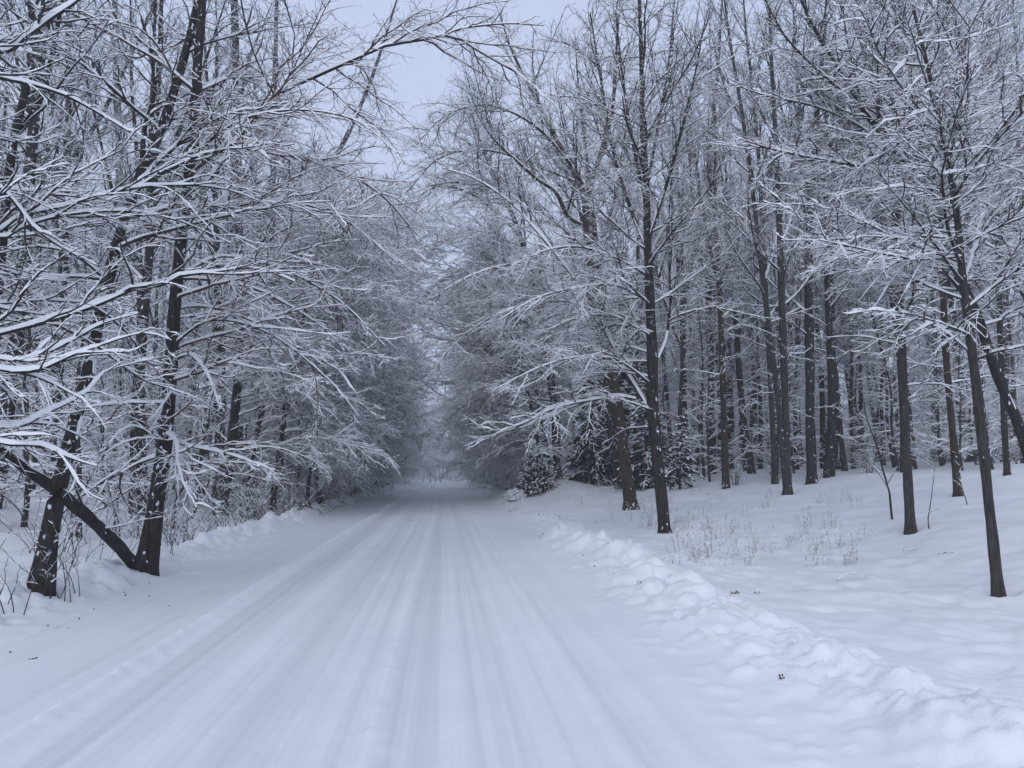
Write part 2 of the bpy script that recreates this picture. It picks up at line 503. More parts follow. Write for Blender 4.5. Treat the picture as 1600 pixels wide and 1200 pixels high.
def foliate(acc, P, R, rng, dens=1.0, snow=1.0, bend=-0.15, fine=True, flat=0.45, ang=(42, 12), mb=0, ms=1, t0=0.12, l2=1.0, up=0.0, thick=1.0):
    """side branches, twigs and twiglets, each with its load of snow, on the limbs P"""
    f2 = lambda L, t, g: np.clip((0.17 * L + 0.48 * L * (1 - t)) * g.uniform(0.4, 1.1, len(t)) * l2, 0.25, 3.0)
    P2, R2 = sprout(P, R, 0.15 / dens, t0, 0.98, f2, ang, flat, bend + up, 0.19, 8, 0.55, 0.0050 * thick, rng, cap_r=0.016)
    if CULL:
        k = in_sight(P2); P2, R2 = P2[k], R2[k]
        if not len(P2): return 0, 0, 0
    f3 = lambda L, t, g: np.clip((0.10 * L + 0.46 * L * (1 - t)) * g.uniform(0.4, 1.15, len(t)), 0.12, 1.0)
    P3, R3 = sprout(P2, R2, 0.078 / dens, 0.08, 0.97, f3, (38, 13), flat, bend * 0.6 + up, 0.21, 5, 0.6, 0.0030 * thick, rng, cap_r=0.0060 * thick)
    twigs(acc, P2, R2, 0.0150 * snow, rng, 4, mb, ms)
    twigs(acc, P3, R3, 0.0078 * snow, rng, 4, mb, ms)
    n4 = 0
    if fine:
        f4 = lambda L, t, g: np.clip((0.18 * L + 0.35 * L * (1 - t)) * g.uniform(0.6, 1.3, len(t)), 0.06, 0.30)
        P4, R4 = sprout(P3, R3, 0.085 / dens, 0.12, 1.0, f4, (40, 15), flat * 1.2, bend * 0.3 + up, 0.10, 2, 0.7, 0.0023 * thick, rng, cap_r=0.0032 * thick)
        twigs(acc, P4, R4, 0.0050 * snow, rng, 3, mb, ms)
        n4 = len(P4)
    return len(P2), len(P3), n4


# ------------------------------------------------------------------ scene objects
def empty(name, loc, label=None, cat=None, group=None):
    o = bpy.data.objects.new(name, None); COL.objects.link(o)
    o.location = loc; o.empty_display_size = 0.3
    tag(o, label, cat, group)
    return o


def tag(o, label=None, cat=None, group=None, kind=None):
    if label: o['label'] = label
    if cat: o['category'] = cat
    if group: o['group'] = group
    if kind: o['kind'] = kind


def part(name, acc, mats, parent, origin):
    o = bpy.data.objects.new(name, acc.mesh(name, mats, origin)); COL.objects.link(o)
    o.parent = parent
    return o


def single(name, acc, mats, loc, label, cat, group=None, kind=None):
    o = bpy.data.objects.new(name, acc.mesh(name, mats, loc)); COL.objects.link(o)
    o.location = loc
    tag(o, label, cat, group, kind)
    return o


def copy_tree(src, loc, rz=0.0, sc=1.0, tilt=(0, 0), label=None, group=None, name=None):
    c = src.copy(); COL.objects.link(c)
    c.location = loc; c.rotation_euler = (tilt[0], tilt[1], rz); c.scale = (sc, sc, sc)
    if label: c['label'] = label
    if group: c['group'] = group
    for ch in src.children:
        d = ch.copy(); COL.objects.link(d); d.parent = c
    return c


def auto_limbs(trunks, rng, n, z0, z1, length, elev, bias, bend, spread=1.0, K=14, rmul=0.45, base_z=0.0, wob=0.07):
    """limbs leaving the trunk: bias = (azimuth, strength) of the side they favour"""
    pos = []; d = []; L = []; r0 = []
    Tp = [np.asarray(t) for t in trunks]
    for k in range(n):
        tr = Tp[k % len(Tp)] if len(Tp) > 1 else Tp[0]
        zz = tr[:, 2] - base_z
        lo, hi = max(z0, zz.min()), min(z1, zz.max() * 0.985)
        if hi <= lo: continue
        u = (k + rng.random()) / n
        z = lo + (hi - lo) * u
        i = int(np.clip(np.searchsorted(zz, z), 1, len(zz) - 1))
        p = tr[i, :3]; r = tr[i, 3]
        if bias is not None and rng.random() < bias[1]:
            az = bias[0] + rng.normal() * 0.75 * spread
        else:
            az = k * 2.39996 + rng.normal() * 0.3
        f = u
        ll = (length[0] * (1 - f) + length[1] * f) * rng.uniform(0.65, 1.15)
        el = math.radians((elev[0] * (1 - f) + elev[1] * f) + rng.normal() * 9)
        pos.append(p); d.append((math.cos(az) * math.cos(el), math.sin(az) * math.cos(el), math.sin(el)))
        L.append(ll); r0.append(min(r * rmul, 0.009 * ll + 0.008))
    if not pos: return np.zeros((0, K, 3)), np.zeros((0, K))
    return grow_from(np.array(pos), norm(np.array(d)), np.array(L), np.array(r0), K, bend, wob, rng, 0.22)


def make_tree(name, label, trunks, limbs, rng, base, group=None, cat='tree', bark=None, twigm=None, auto=(), dens=1.0, snow=1.0, fine=True,
              limb_parts=False, bend=-0.15, flat=0.45, tdens=None, up=0.0, thick=1.0, l2=1.0, ang=(42, 12), fsnow=None):
    """trunks: rows x,y,z,r; limbs: the same. Everything in world coordinates; base = foot of the trunk"""
    fsnow = fsnow or snow
    bark = bark or M_BARK; twigm = twigm or M_TWIG
    root = empty(name, base, label, cat, group)
    TR = [resample(t, 80) for t in trunks]
    LB = [resample(l, 22) for l in limbs]
    a = Acc()
    for k, t in enumerate(TR):
        tubes(a, t[None, :, :3], t[None, :, 3], 16, 0, 0.13, k)
        snowcaps(a, t[None, :, :3], t[None, :, 3], 0.025, rng, 1, 0.5)
    part('trunk', a, [bark, M_TSNOW], root, base)
    cr = Acc(); limb_acc = []
    for lb in LB:
        P = lb[None, :, :3]; R = lb[None, :, 3]
        la = Acc() if limb_parts else cr
        tubes(la, P, R, 8, 0 if not limb_parts else 0, 0.08)
        snowcaps(la, P, R, np.clip(R * 1.1, 0.018, 0.05) * snow, rng, 1)
        if limb_parts:
            limb_acc.append(la)
        foliate(cr, P, R, rng, dens, fsnow, bend, fine, flat, ang, l2=l2, up=up, thick=thick)
    src = [np.asarray(t) for t in TR]
    for kw in auto:
        kw = dict(kw); own = kw.pop('fol', {})
        ks = kw.pop('on', None)
        P, R = auto_limbs(src if ks is None else [src[i] for i in ks], rng, base_z=base[2], **kw)
        if not len(P): continue
        tubes(cr, P, R, 6, 0, 0.05)
        snowcaps(cr, P, R, np.clip(R * 1.1, 0.014, 0.045) * snow, rng, 1)
        o = dict(dens=dens, snow=fsnow, bend=bend, fine=fine, flat=flat, up=up, thick=thick, l2=l2, ang=ang); o.update(own)
        foliate(cr, P, R, rng, **o)
    # fine growth on the upper trunk itself
    for t in TR:
        top = t[48:]
        foliate(cr, top[None, :, :3], top[None, :, 3], rng, (tdens or dens) * 0.7, fsnow * 0.7, bend, fine, flat, (50, 14), l2=0.5, up=up, thick=thick)
    crown = part('crown', cr, [twigm, M_TSNOW], root, base)
    for la in limb_acc:
        part('limb', la, [bark, M_TSNOW], crown, base)
    return root


def px_trunk(path, Y, k=1.0):
    """path rows: px, py, width in px, depth offset"""
    rows = []
    for p in path:
        px, py, w = p[:3]; dy = p[3] if len(p) > 3 else 0
        q = at(px, py, Y + dy)
        rows.append([*q, k * w / 2 * (Y + dy) / F_PX])
    return np.array(rows)


def sink(tr, dz=0.25):
    """carry the trunk a little into the snow, with a slight flare"""
    t = np.asarray(tr).copy()
    b = t[0].copy(); d = t[0] - t[1]; d[:3] /= np.linalg.norm(d[:3])
    b[:3] += d[:3] * dz; b[3] = t[0, 3] * 1.7
    up = t[0].copy(); up[:3] -= d[:3] * 0.30; up[3] = t[0, 3] * 1.04
    t[0, 3] *= 1.32
    return np.vstack([b, t[:1], up, t[1:]])


# ================================================================== TERRAIN
def build_terrain():
    fine = np.arange(-7.0, 7.001, 0.035)
    g = [7.0]
    while g[-1] < 420: g.append(g[-1] + max(0.06, (g[-1] - 6.6) * 0.075))
    g = np.array(g[1:])
    us = np.concatenate([-g[::-1], fine, g])
    ys = [2.4]
    while ys[-1] < 600: ys.append(ys[-1] + ys[-1] * (0.0085 if ys[-1] < 60 else 0.02))
    ys = np.array([-150, -80, -40, -20, -10, -5, -2, 0, 1, 1.8] + ys)
    # put column lines exactly on the seams between the strips
    def snap(v):
        us[np.argmin(np.abs(us - v))] = v
    for v in (-5.2, U_L, U_R, 3.9): snap(v)
    U, Y = np.meshgrid(us, ys)
    H = height(U, Y)
    V = np.stack([U + bend_x(Y), Y, H], -1)

    def strip(name, lo, hi, mat):
        c = np.nonzero((us >= lo - 1e-9) & (us <= hi + 1e-9))[0]
        a = Acc(); VV = V[:, c[0]:c[-1] + 1]
        ny, nc = VV.shape[:2]
        i = np.arange(ny - 1)[:, None] * nc + np.arange(nc - 1)[None, :]
        q = np.stack([i, i + 1, i + nc + 1, i + nc], -1)
        a.add(VV, q, 0, True)
        o = bpy.data.objects.new(name, a.mesh(name, [mat])); COL.objects.link(o)
        o['kind'] = 'structure'
        if name == 'road':
            y = VV[..., 1].ravel(); u = VV[..., 0].ravel() - bend_x(y)
            uw = u + 0.05 * vnoise(y * 0.12, y * 0 + 3.3, 5)
            p = 0.0 * u
            for k, (cc, w, h) in enumerate(RIDGES):
                am = 0.7 + 0.9 * vnoise(y * 0.2, y * 0 + k * 2.7, 60 + k)
                p = p + (-h * (9 if h < 0 else 12) * am) * np.exp(-((uw - cc) / (w * 1.0)) ** 2)
            p = p + 0.10 * np.exp(-((uw + 0.6) / 1.1) ** 4) + 0.16 * np.exp(-((uw + 3.2) / 0.6) ** 4)
            p = p + 0.30 * np.exp(-((uw + 2.05) / 0.25) ** 2) + 0.25 * np.exp(-((uw + 2.75) / 0.22) ** 2)
            p = p - 0.12 * sstep(20, 60, y)  # far road lightened in colour to offset the shade under the trees
            lane = np.clip(sstep(-2.36, -2.15, u) * (1 - sstep(0.9, 1.9, u)) + 0.45 * sstep(-4.3, -3.7, u) * (1 - sstep(-2.62, -2.48, u)), 0, 1)
            am_ = o.data.attributes.new('lane', 'FLOAT', 'POINT'); am_.data.foreach_set('value', lane.astype(np.float32))
            p = p * (0.25 + 0.75 * lane) + 0.12 * (u < -2.45)
            at_ = o.data.attributes.new('packed', 'FLOAT', 'POINT')
            at_.data.foreach_set('value', p.astype(np.float32))
        return o
    # ground is one sheet: left woods, right woods; banks and road fill the strip between
    strip('road', U_L, U_R, M_ROAD)
    strip('snow_bank', -5.2, U_L, M_SNOW)
    strip('snow_bank', U_R, 3.9, M_SNOW)
    strip('ground', us[0], -5.2, M_SNOW)
    strip('ground', 3.9, us[-1], M_SNOW)


# ================================================================== ROADSIDE TREES, ONE BY ONE
NEW_WELLS = []


def hero(name, label, seed, trunk_paths, limb_paths=(), Y=None, **kw):
    global CULL
    CULL = True
    rng = np.random.default_rng(seed)
    b = ground(*trunk_paths[0][0][:2]) if Y is None else None
    Y0 = b[1] if Y is None else Y
    trs = [px_trunk(p, Y0, 0.88) for p in trunk_paths]
    if b is not None: trs[0][0, :3] = b
    else:
        gz = hpt(trs[0][0, 0], trs[0][0, 1])
        if trs[0][0, 2] > gz:
            trs[0] = np.vstack([[trs[0][0, 0], trs[0][0, 1], gz, trs[0][0, 3]], trs[0]])
    base = trs[0][0, :3].copy()
    if b is not None: NEW_WELLS.append((base[0], base[1], max(0.13, trs[0][0, 3] * 1.5)))
    trs[0] = sink(trs[0])
    lbs = [px_trunk(p, Y0, 0.70) for p in limb_paths]
    kw.setdefault('limb_parts', bool(limb_paths))
    o = make_tree(name, label, trs, lbs, rng, base, **kw)
    CULL = False
    return o


HAZE = 0.0015
E = 0.0            # azimuth towards +x (from the left woods to the road)
W = math.pi        # azimuth towards -x (from the right woods to the road)

# --- left: the leaning trunk at the road edge with the long limb arching over the road
hero('bare_tree', 'dark trunk at the edge of the ploughed road whose long snowy limb arches high above', 11,
     [[(228, 888, 32), (244, 790, 27), (258, 690, 24), (266, 580, 22), (274, 470, 21), (288, 340, 20), (300, 230, 18), (308, 110, 16), (318, -20, 13), (330, -170, 8), (338, -300, 3)]],
     [[(291, 320, 13, 0), (330, 275, 12, 0.2), (372, 215, 11.5, 0.4), (426, 152, 11, 0.6), (500, 116, 10, 0.9), (560, 90, 8.5, 1.0), (600, 72, 8, 1.1), (660, 62, 7.5, 1.2), (705, 55, 6.5, 1.3), (745, 78, 5, 1.4), (790, 104, 4, 1.5), (830, 125, 2.5, 1.6)],
      [(690, 58, 5, 1.2), (720, 45, 4.5, 1.2), (790, 37, 4, 1.2), (850, 40, 2, 1.2)],
      [(430, 150, 6, 0.6), (400, 90, 5, 0.4), (380, 20, 4, 0.2), (370, -60, 2, 0)],
      [(297, 250, 8, 0), (340, 210, 7, -0.3), (400, 180, 6, -0.6), (480, 172, 5, -0.9), (560, 190, 4, -1.2), (620, 240, 2.5, -1.4)],
      [(276, 560, 7, 0), (300, 555, 7, -0.3), (325, 585, 6, -0.6), (345, 640, 3, -0.9)],
      [(258, 690, 7, 0), (213, 667, 6, -0.6), (192, 672, 6, -0.8), (172, 692, 4, -1.0), (150, 740, 2.5, -1.1)],
      [(262, 683, 7, 0), (300, 697, 7, -0.4), (360, 710, 6, -0.8), (430, 735, 3, -1.3)],
      [(268, 540, 7, 0), (330, 500, 6, -0.2), (420, 520, 5, -0.3), (510, 590, 3.5, -0.2), (560, 650, 2, 0)],
      [(279, 430, 8, 0), (350, 400, 7, 0.3), (440, 420, 6, 0.7), (530, 470, 4.5, 1.0), (600, 540, 2.5, 1.4)],
      [(300, 225, 8, 0), (400, 235, 7, 1.2), (500, 255, 6, 2.0), (590, 300, 4.5, 2.6), (655, 370, 2.5, 3.0)],
      [(283, 400, 8, 0), (350, 330, 7, 0.4), (450, 315, 6, 0.8), (540, 345, 4, 1.2), (620, 410, 2.5, 1.6)]],
     bark=M_BARK, twigm=M_TWIGR, dens=0.66, bend=-0.18,
     auto=[dict(n=12, z0=4.2, z1=12, length=(3.4, 2.6), elev=(25, 50), bias=(E, 0.7), bend=-0.5),
           dict(n=12, z0=1.3, z1=4.2, length=(2.2, 2.8), elev=(0, 20), bias=(E - 0.9, 0.45), bend=-0.5)])

# --- left: thick low trunk standing behind it, leaning
hero('bare_tree', 'thick old trunk leaning rightwards behind the fallen log at the road edge', 12,
     [[(66, 908, 30), (76, 840, 28), (90, 770, 26), (110, 685, 22, 0.2), (135, 590, 20, 0.6), (162, 470, 19, 1.1), (186, 370, 18, 1.6), (212, 290, 17, 2.0), (246, 215, 16, 2.3), (282, 110, 14, 2.6), (310, 0, 12, 2.8), (340, -140, 10, 3), (365, -280, 6)]],
     [[(222, 265, 12, 2.1), (226, 200, 11, 2.2), (240, 150, 9, 2.4), (235, 80, 7, 2.6), (215, 10, 5, 2.8)],
      [(205, 310, 10, 1.9), (250, 250, 9, 2.0), (330, 190, 7, 2.2), (400, 170, 5, 2.4), (470, 185, 3, 2.6)],
      [(170, 440, 9, 1.3), (120, 400, 8, 1.1), (60, 385, 6, 0.9), (0, 395, 4, 0.7)]],
     bark=M_BARK, dens=0.75,
     auto=[dict(n=16, z0=3.0, z1=11, length=(3.2, 2.6), elev=(15, 45), bias=(E, 0.5), bend=-0.4)])

# --- left: the big near tree whose trunk is out of the picture, its boughs reaching in
hero('bare_tree', 'nearest tree, its thick snow-loaded boughs reaching in from beyond the picture edge', 13,
     [[(-150, 1010, 50), (-145, 800, 44), (-135, 560, 42), (-130, 300, 38), (-120, 60, 34), (-110, -200, 26), (-100, -420, 12)]],
     [[(-132, 560, 20), (-60, 538, 16), (0, 520, 13.5, 0.2), (60, 505, 13, 0.4), (110, 490, 12.5, 0.6), (165, 470, 12, 0.8), (208, 450, 11.5, 1.0), (250, 447, 10, 1.2), (272, 432, 9, 1.3), (340, 424, 7.5, 1.5), (400, 418, 5, 1.7), (460, 440, 3, 1.9)],
      [(208, 450, 5.5, 1.0), (204, 425, 5, 0.9), (192, 398, 4, 0.8), (188, 380, 2.5, 0.7)],
      [(-125, 90, 16), (0, 121, 10, 0.3), (50, 132, 9, 0.4), (100, 148, 8, 0.5), (150, 174, 6.5, 0.6), (212, 212, 4, 0.7)],
      [(-130, 190, 14), (0, 292, 9, 0.2), (40, 338, 8.5, 0.3), (62, 362, 8, 0.3), (100, 388, 6, 0.4), (150, 414, 3, 0.5)],
      [(-135, 500, 17), (0, 560, 10, -0.2), (58, 556, 9.5, 0), (110, 532, 8.5, 0.2), (160, 505, 6.5, 0.4), (215, 490, 4, 0.6)],
      [(-135, 530, 17), (0, 576, 11, -0.4), (60, 577, 10.5, -0.4), (110, 555, 9, -0.3), (140, 545, 7, -0.2), (220, 520, 4.5, 0), (262, 530, 3, 0.2)],
      [(-140, 640, 15), (0, 690, 10, -1.0), (60, 695, 9, -0.9), (110, 715, 7.5, -0.8), (150, 728, 4, -0.7)],
      [(-140, 620, 16), (0, 668, 10, -0.3), (70, 645, 9, 0), (135, 612, 7.5, 0.3), (165, 580, 5, 0.5), (240, 560, 3, 0.8)],
      [(-120, 60, 20), (0, 80, 15, 0.8), (40, 55, 14, 1.0), (75, 30, 12, 1.2), (120, 0, 10, 1.4), (170, -50, 6, 1.6)],
      [(-130, 380, 15), (-20, 370, 11, 0.4), (30, 338, 10, 0.6), (100, 322, 9, 0.9), (190, 297, 8, 1.3), (270, 289, 6.5, 1.6), (350, 295, 4, 2.0), (420, 320, 2.5, 2.3)],
      [(-130, 330, 14), (-10, 372, 9, 0.4), (40, 352, 8.5, 0.6), (110, 334, 8, 0.8), (200, 330, 7, 1.2), (280, 345, 5, 1.5), (360, 380, 3, 1.9)]],
     Y=8.6, bark=M_BARK, dens=0.66, thick=0.8, snow=1.1, fsnow=0.8, bend=-0.12,
     auto=[dict(n=10, z0=3.2, z1=7.6, length=(2.8, 2.6), elev=(10, 35), bias=(0.5, 0.9), bend=-0.35)])

hero('bare_tree', 'slim dark forked trunk rising past the nearest snow-loaded boughs', 14,
     [[(-34, 900, 17), (-20, 700, 16), (-8, 520, 15), (4, 385, 15), (12, 290, 14), (22, 215, 13), (40, 140, 12), (60, 55, 10), (78, -60, 7), (95, -200, 3)],
      [(22, 215, 10), (50, 180, 10, 0.2), (68, 140, 9, 0.3), (85, 70, 8, 0.4), (100, -20, 6, 0.5), (120, -120, 3, 0.6)]],
     [[(8, 330, 7), (40, 322, 6, 0.4), (85, 330, 5, 0.8), (130, 300, 3, 1.2)]],
     Y=11.0, bark=M_BARK, dens=0.75,
     auto=[dict(n=12, z0=3.5, z1=9, length=(2.2, 1.6), elev=(20, 45), bias=(E, 0.5), bend=-0.2)])

# --- left: the row of trunks behind
LEFT = [
    ('straight dark trunk standing just behind the road bank beyond the arching-limb tree', 21, [(347, 803, 14), (362, 700, 14), (374, 540, 14), (373, 280, 14), (369, 120, 13), (365, -50, 11), (362, -260, 5)], M_BARK),
    ('slender trunk leaning towards the road, third in the row behind the bank', 22, [(388, 777, 10), (408, 690, 10), (420, 600, 10), (426, 400, 9.5), (428, 200, 9), (432, 20, 7), (436, -160, 3)], M_BARKG),
    ('thin trunk that leans out strongly towards the road high up', 23, [(430, 757, 9), (446, 690, 9), (462, 600, 9), (480, 420, 9), (497, 305, 9), (548, 200, 8), (585, 110, 6), (620, 0, 3)], M_BARK),
    ('upright trunk on the rising snow between the old leaning trunk and the road-edge tree', 24, [(195, 731, 15), (197, 620, 14), (192, 480, 14), (188, 300, 13), (182, 120, 11), (178, -60, 8), (170, -240, 3)], M_BARK),
]
for lab, sd, path, bk in LEFT:
    hero('bare_tree', lab, sd, [path], bark=bk, dens=0.62,
         auto=[dict(n=24, z0=1.6, z1=13, length=(4.6, 4.4), elev=(22, 48), bias=(E - 0.25, 0.72), bend=-0.8),
               dict(n=8, z0=8, z1=16, length=(2.6, 1.8), elev=(40, 60), bias=None, bend=0.1)])

# --- right: the dark trunk with the two big limbs sweeping left
hero('bare_tree', 'dark trunk nearest the ploughed bank with a snowy limb sweeping low towards the road', 31,
     [[(1039, 834, 20), (1033, 770, 21), (1026, 700, 21), (1020, 640, 22), (1019, 560, 19), (1016, 470, 17), (1012, 380, 15), (1010, 300, 13), (1004, 200, 11), (1002, 90, 8), (998, -30, 5), (996, -110, 2)]],
     [[(1021, 656, 11), (1006, 625, 11, 0.1), (985, 592, 10.5, 0.2), (962, 553, 10, 0.3), (940, 500, 9.5, 0.5), (905, 445, 9, 0.8), (862, 388, 8, 1.1), (830, 350, 7, 1.4), (800, 318, 6, 1.7), (745, 280, 4, 2.0), (690, 262, 2.5, 2.3)],
      [(992, 623, 9), (965, 619, 8.5, -0.2), (940, 622, 8, -0.4), (895, 630, 7.5, -0.8), (858, 640, 7, -1.1), (824, 658, 6, -1.4), (790, 671, 4, -1.6), (750, 690, 2.5, -1.8)],
      [(1022, 560, 7), (998, 505, 6.5, 0.2), (998, 500, 6, 0.2), (975, 497, 6, 0), (930, 492, 5.5, -0.4), (890, 500, 4.5, -0.7), (850, 520, 3, -0.9)],
      [(1028, 560, 7), (1040, 530, 7, 0.1), (1047, 480, 6, 0.3), (1046, 420, 5, 0.4), (1046, 330, 3.5, 0.6), (1052, 250, 2, 0.7)],
      [(1046, 500, 5), (1062, 492, 5, -0.3), (1090, 484, 4.5, -0.6), (1118, 478, 3, -0.9)],
      [(1008, 428, 7), (980, 412, 6.5, -0.3), (950, 398, 6, -0.5), (900, 385, 5, -0.8), (850, 392, 4, -1.1), (800, 415, 2.5, -1.4)],
      [(1012, 470, 6), (960, 445, 5.5, -0.5), (900, 450, 5, -1.0), (840, 465, 4, -1.4), (780, 500, 2.5, -1.8)],
      [(1013, 395, 9), (985, 325, 9, 0.3), (958, 235, 7.5, 0.6), (938, 120, 5.5, 0.8), (922, 20, 3, 1.0)],
      [(1012, 380, 9), (1038, 300, 8.5, -0.3), (1062, 215, 7, -0.5), (1085, 120, 5, -0.7), (1102, 30, 3, -0.9)],
      [(1010, 320, 8), (990, 230, 7.5, -0.4), (974, 130, 5.5, -0.7), (962, 20, 3, -0.9)],
      [(1009, 300, 8), (1026, 210, 7, 0.4), (1045, 95, 5, 0.7), (1054, 0, 3, 0.9)],
      [(1018, 600, 6), (960, 560, 5, -0.7), (900, 558, 4.5, -1.2), (840, 575, 3.5, -1.6), (770, 610, 2, -2.0)]],
     bark=M_BARK, dens=0.72, bend=-0.2,
     auto=[dict(n=24, z0=5.5, z1=15.5, length=(3.8, 2.6), elev=(22, 55), bias=None, bend=0.1, fol=dict(up=0.2, ang=(32, 10), snow=0.7)),
           dict(n=8, z0=2.6, z1=6, length=(2.6, 3.2), elev=(10, 25), bias=(W, 0.7), bend=-0.6)])

hero('bare_tree', 'brown trunk with snow knobs that forks high up, next beyond the ploughed bank', 32,
     [[(986, 792, 22), (976, 715, 21), (966, 640, 19), (957, 590, 18), (946, 510, 16), (931, 450, 15), (918, 380, 14), (913, 310, 13), (893, 258, 11), (868, 215, 9), (835, 150, 7), (800, 80, 4), (780, 20, 2)],
      [(914, 318, 10), (925, 280, 10, 0.3), (945, 220, 9, 0.5), (958, 160, 7, 0.6), (962, 90, 5, 0.7), (968, 20, 2, 0.8)],
      [(907, 350, 8), (886, 335, 8, -0.5), (868, 300, 7.5, -0.9), (840, 280, 7, -1.3), (812, 255, 6, -1.7), (770, 215, 4, -2.0), (740, 170, 2, -2.2)]],
     [[(930, 450, 7), (880, 420, 6, -0.5), (820, 410, 5.5, -1), (750, 425, 4, -1.5), (690, 455, 2.5, -2)],
      [(893, 258, 7), (840, 200, 6.5, -0.6), (770, 165, 5.5, -1.2), (700, 178, 4.5, -1.7), (650, 225, 2.5, -2.1)],
      [(905, 285, 7), (845, 262, 6.5, 0.4), (765, 235, 5.5, 0.9), (690, 245, 4.5, 1.3), (635, 300, 2.5, 1.7)],
      [(940, 490, 7), (880, 470, 6, -0.2), (800, 480, 5, -0.4), (730, 520, 3.5, -0.6), (680, 570, 2, -0.8)],
      [(920, 395, 7), (860, 340, 6.5, 0.5), (790, 300, 5.5, 1), (720, 285, 4, 1.5), (670, 290, 2, 2)]],
     bark=M_BARKB, dens=0.7, bend=-0.12,
     auto=[dict(n=54, z0=8, z1=20, length=(3.4, 2.6), elev=(35, 64), bias=(W, 0.35), bend=0.3, fol=dict(up=0.2, ang=(32, 10), snow=0.7)),
           dict(n=10, z0=4, z1=9, length=(4.0, 3.6), elev=(20, 35), bias=(W, 0.75), bend=-0.8)])

hero('bare_tree', 'dark trunk behind the snowy evergreen bush at the road edge', 33,
     [[(872, 738, 15), (866, 640, 14), (860, 590, 13), (848, 500, 12), (838, 450, 11), (822, 400, 10), (806, 350, 9), (780, 290, 7), (750, 220, 5), (730, 150, 2)]],
     [[(812, 365, 9), (750, 310, 8, -0.5), (690, 290, 6.5, -1.0), (640, 320, 4.5, -1.4), (605, 390, 2.5, -1.8)],
      [(845, 490, 9), (780, 440, 8, 0.5), (710, 430, 6.5, 1.0), (655, 470, 4.5, 1.5), (625, 530, 2.5, 2.0)]], bark=M_BARK, Y=40, dens=0.55, bend=-0.15,
     auto=[dict(n=40, z0=3.5, z1=18, length=(6.8, 4.0), elev=(25, 50), bias=(W, 0.7), bend=-0.7)])

# --- right: the thin near trunk and the leaning one behind it
hero('bare_tree', 'thin near trunk standing alone on the flat snow, its top crossed by a leaning one', 34,
     [[(1560, 928, 19), (1550, 830, 18.5), (1540, 740, 18), (1530, 640, 17), (1519, 550, 16), (1505, 440, 14), (1493, 320, 12), (1476, 229, 10), (1462, 158, 8.5), (1444, 83, 7), (1425, 0, 5), (1410, -90, 2)]],
     [[(1517, 550, 8), (1480, 520, 7, 0.2), (1440, 500, 5, 0.4), (1400, 480, 3, 0.6)],
      [(1528, 560, 8), (1560, 548, 7, -0.3), (1600, 540, 6, -0.6), (1660, 520, 4, -0.9)],
      [(1520, 525, 7), (1470, 505, 6.5, -0.4), (1420, 490, 4, -0.8), (1370, 485, 2.5, -1.1)],
      [(1503, 410, 8), (1450, 390, 7, 0.3), (1400, 372, 6, 0.6), (1340, 340, 5, 0.9), (1280, 322, 3, 1.2), (1220, 318, 2, 1.4)],
      [(1505, 400, 7), (1440, 405, 6, -0.3), (1390, 398, 5, -0.6), (1330, 385, 4, -0.8), (1280, 375, 2.5, -1.0)],
      [(1505, 440, 7), (1522, 390, 6, 0.2), (1535, 340, 5.5, 0.3), (1580, 310, 4.5, 0.4), (1650, 290, 3, 0.5)]],
     bark=M_BARKG, dens=1.0, bend=-0.1,
     auto=[dict(n=30, z0=3.6, z1=9, length=(3.0, 1.8), elev=(22, 58), bias=(W, 0.35), bend=0.0)])

hero('bare_tree', 'leaning trunk entering from the picture edge and crossing the thin near one', 35,
     [[(1645, 830, 20), (1622, 760, 19), (1590, 660, 18.5), (1556, 580, 18), (1530, 500, 17), (1500, 432, 16), (1472, 375, 15), (1443, 300, 14), (1412, 255, 13), (1387, 220, 12), (1346, 167, 10), (1309, 104, 8), (1270, 40, 6), (1235, -40, 3)]],
     [[(1455, 335, 9), (1400, 318, 8, 0.3), (1330, 300, 6.5, 0.7), (1250, 290, 5, 1.1), (1180, 285, 3, 1.5)],
      [(1425, 270, 9), (1360, 262, 8, -0.3), (1290, 250, 7, -0.6), (1215, 235, 5.5, -0.9), (1150, 215, 3, -1.2)],
      [(1388, 222, 8), (1330, 190, 7, 0.2), (1270, 165, 6, 0.4), (1200, 150, 4.5, 0.6), (1140, 130, 2.5, 0.8)],
      [(1350, 170, 7), (1290, 120, 6, -0.2), (1230, 60, 5, -0.4), (1190, -10, 3, -0.6)],
      [(1400, 240, 9), (1395, 160, 8, 0.5), (1402, 80, 6, 0.8), (1420, -20, 4, 1.0)],
      [(1440, 300, 9), (1460, 230, 8, 0.5), (1500, 150, 7, 1.0), (1530, 60, 5, 1.4), (1550, -30, 3, 1.8)]],
     Y=13.5, bark=M_BARK, dens=0.95, bend=-0.1,
     auto=[dict(n=34, z0=3.8, z1=12, length=(3.2, 2.4), elev=(20, 60), bias=(W, 0.35), bend=0.1)])

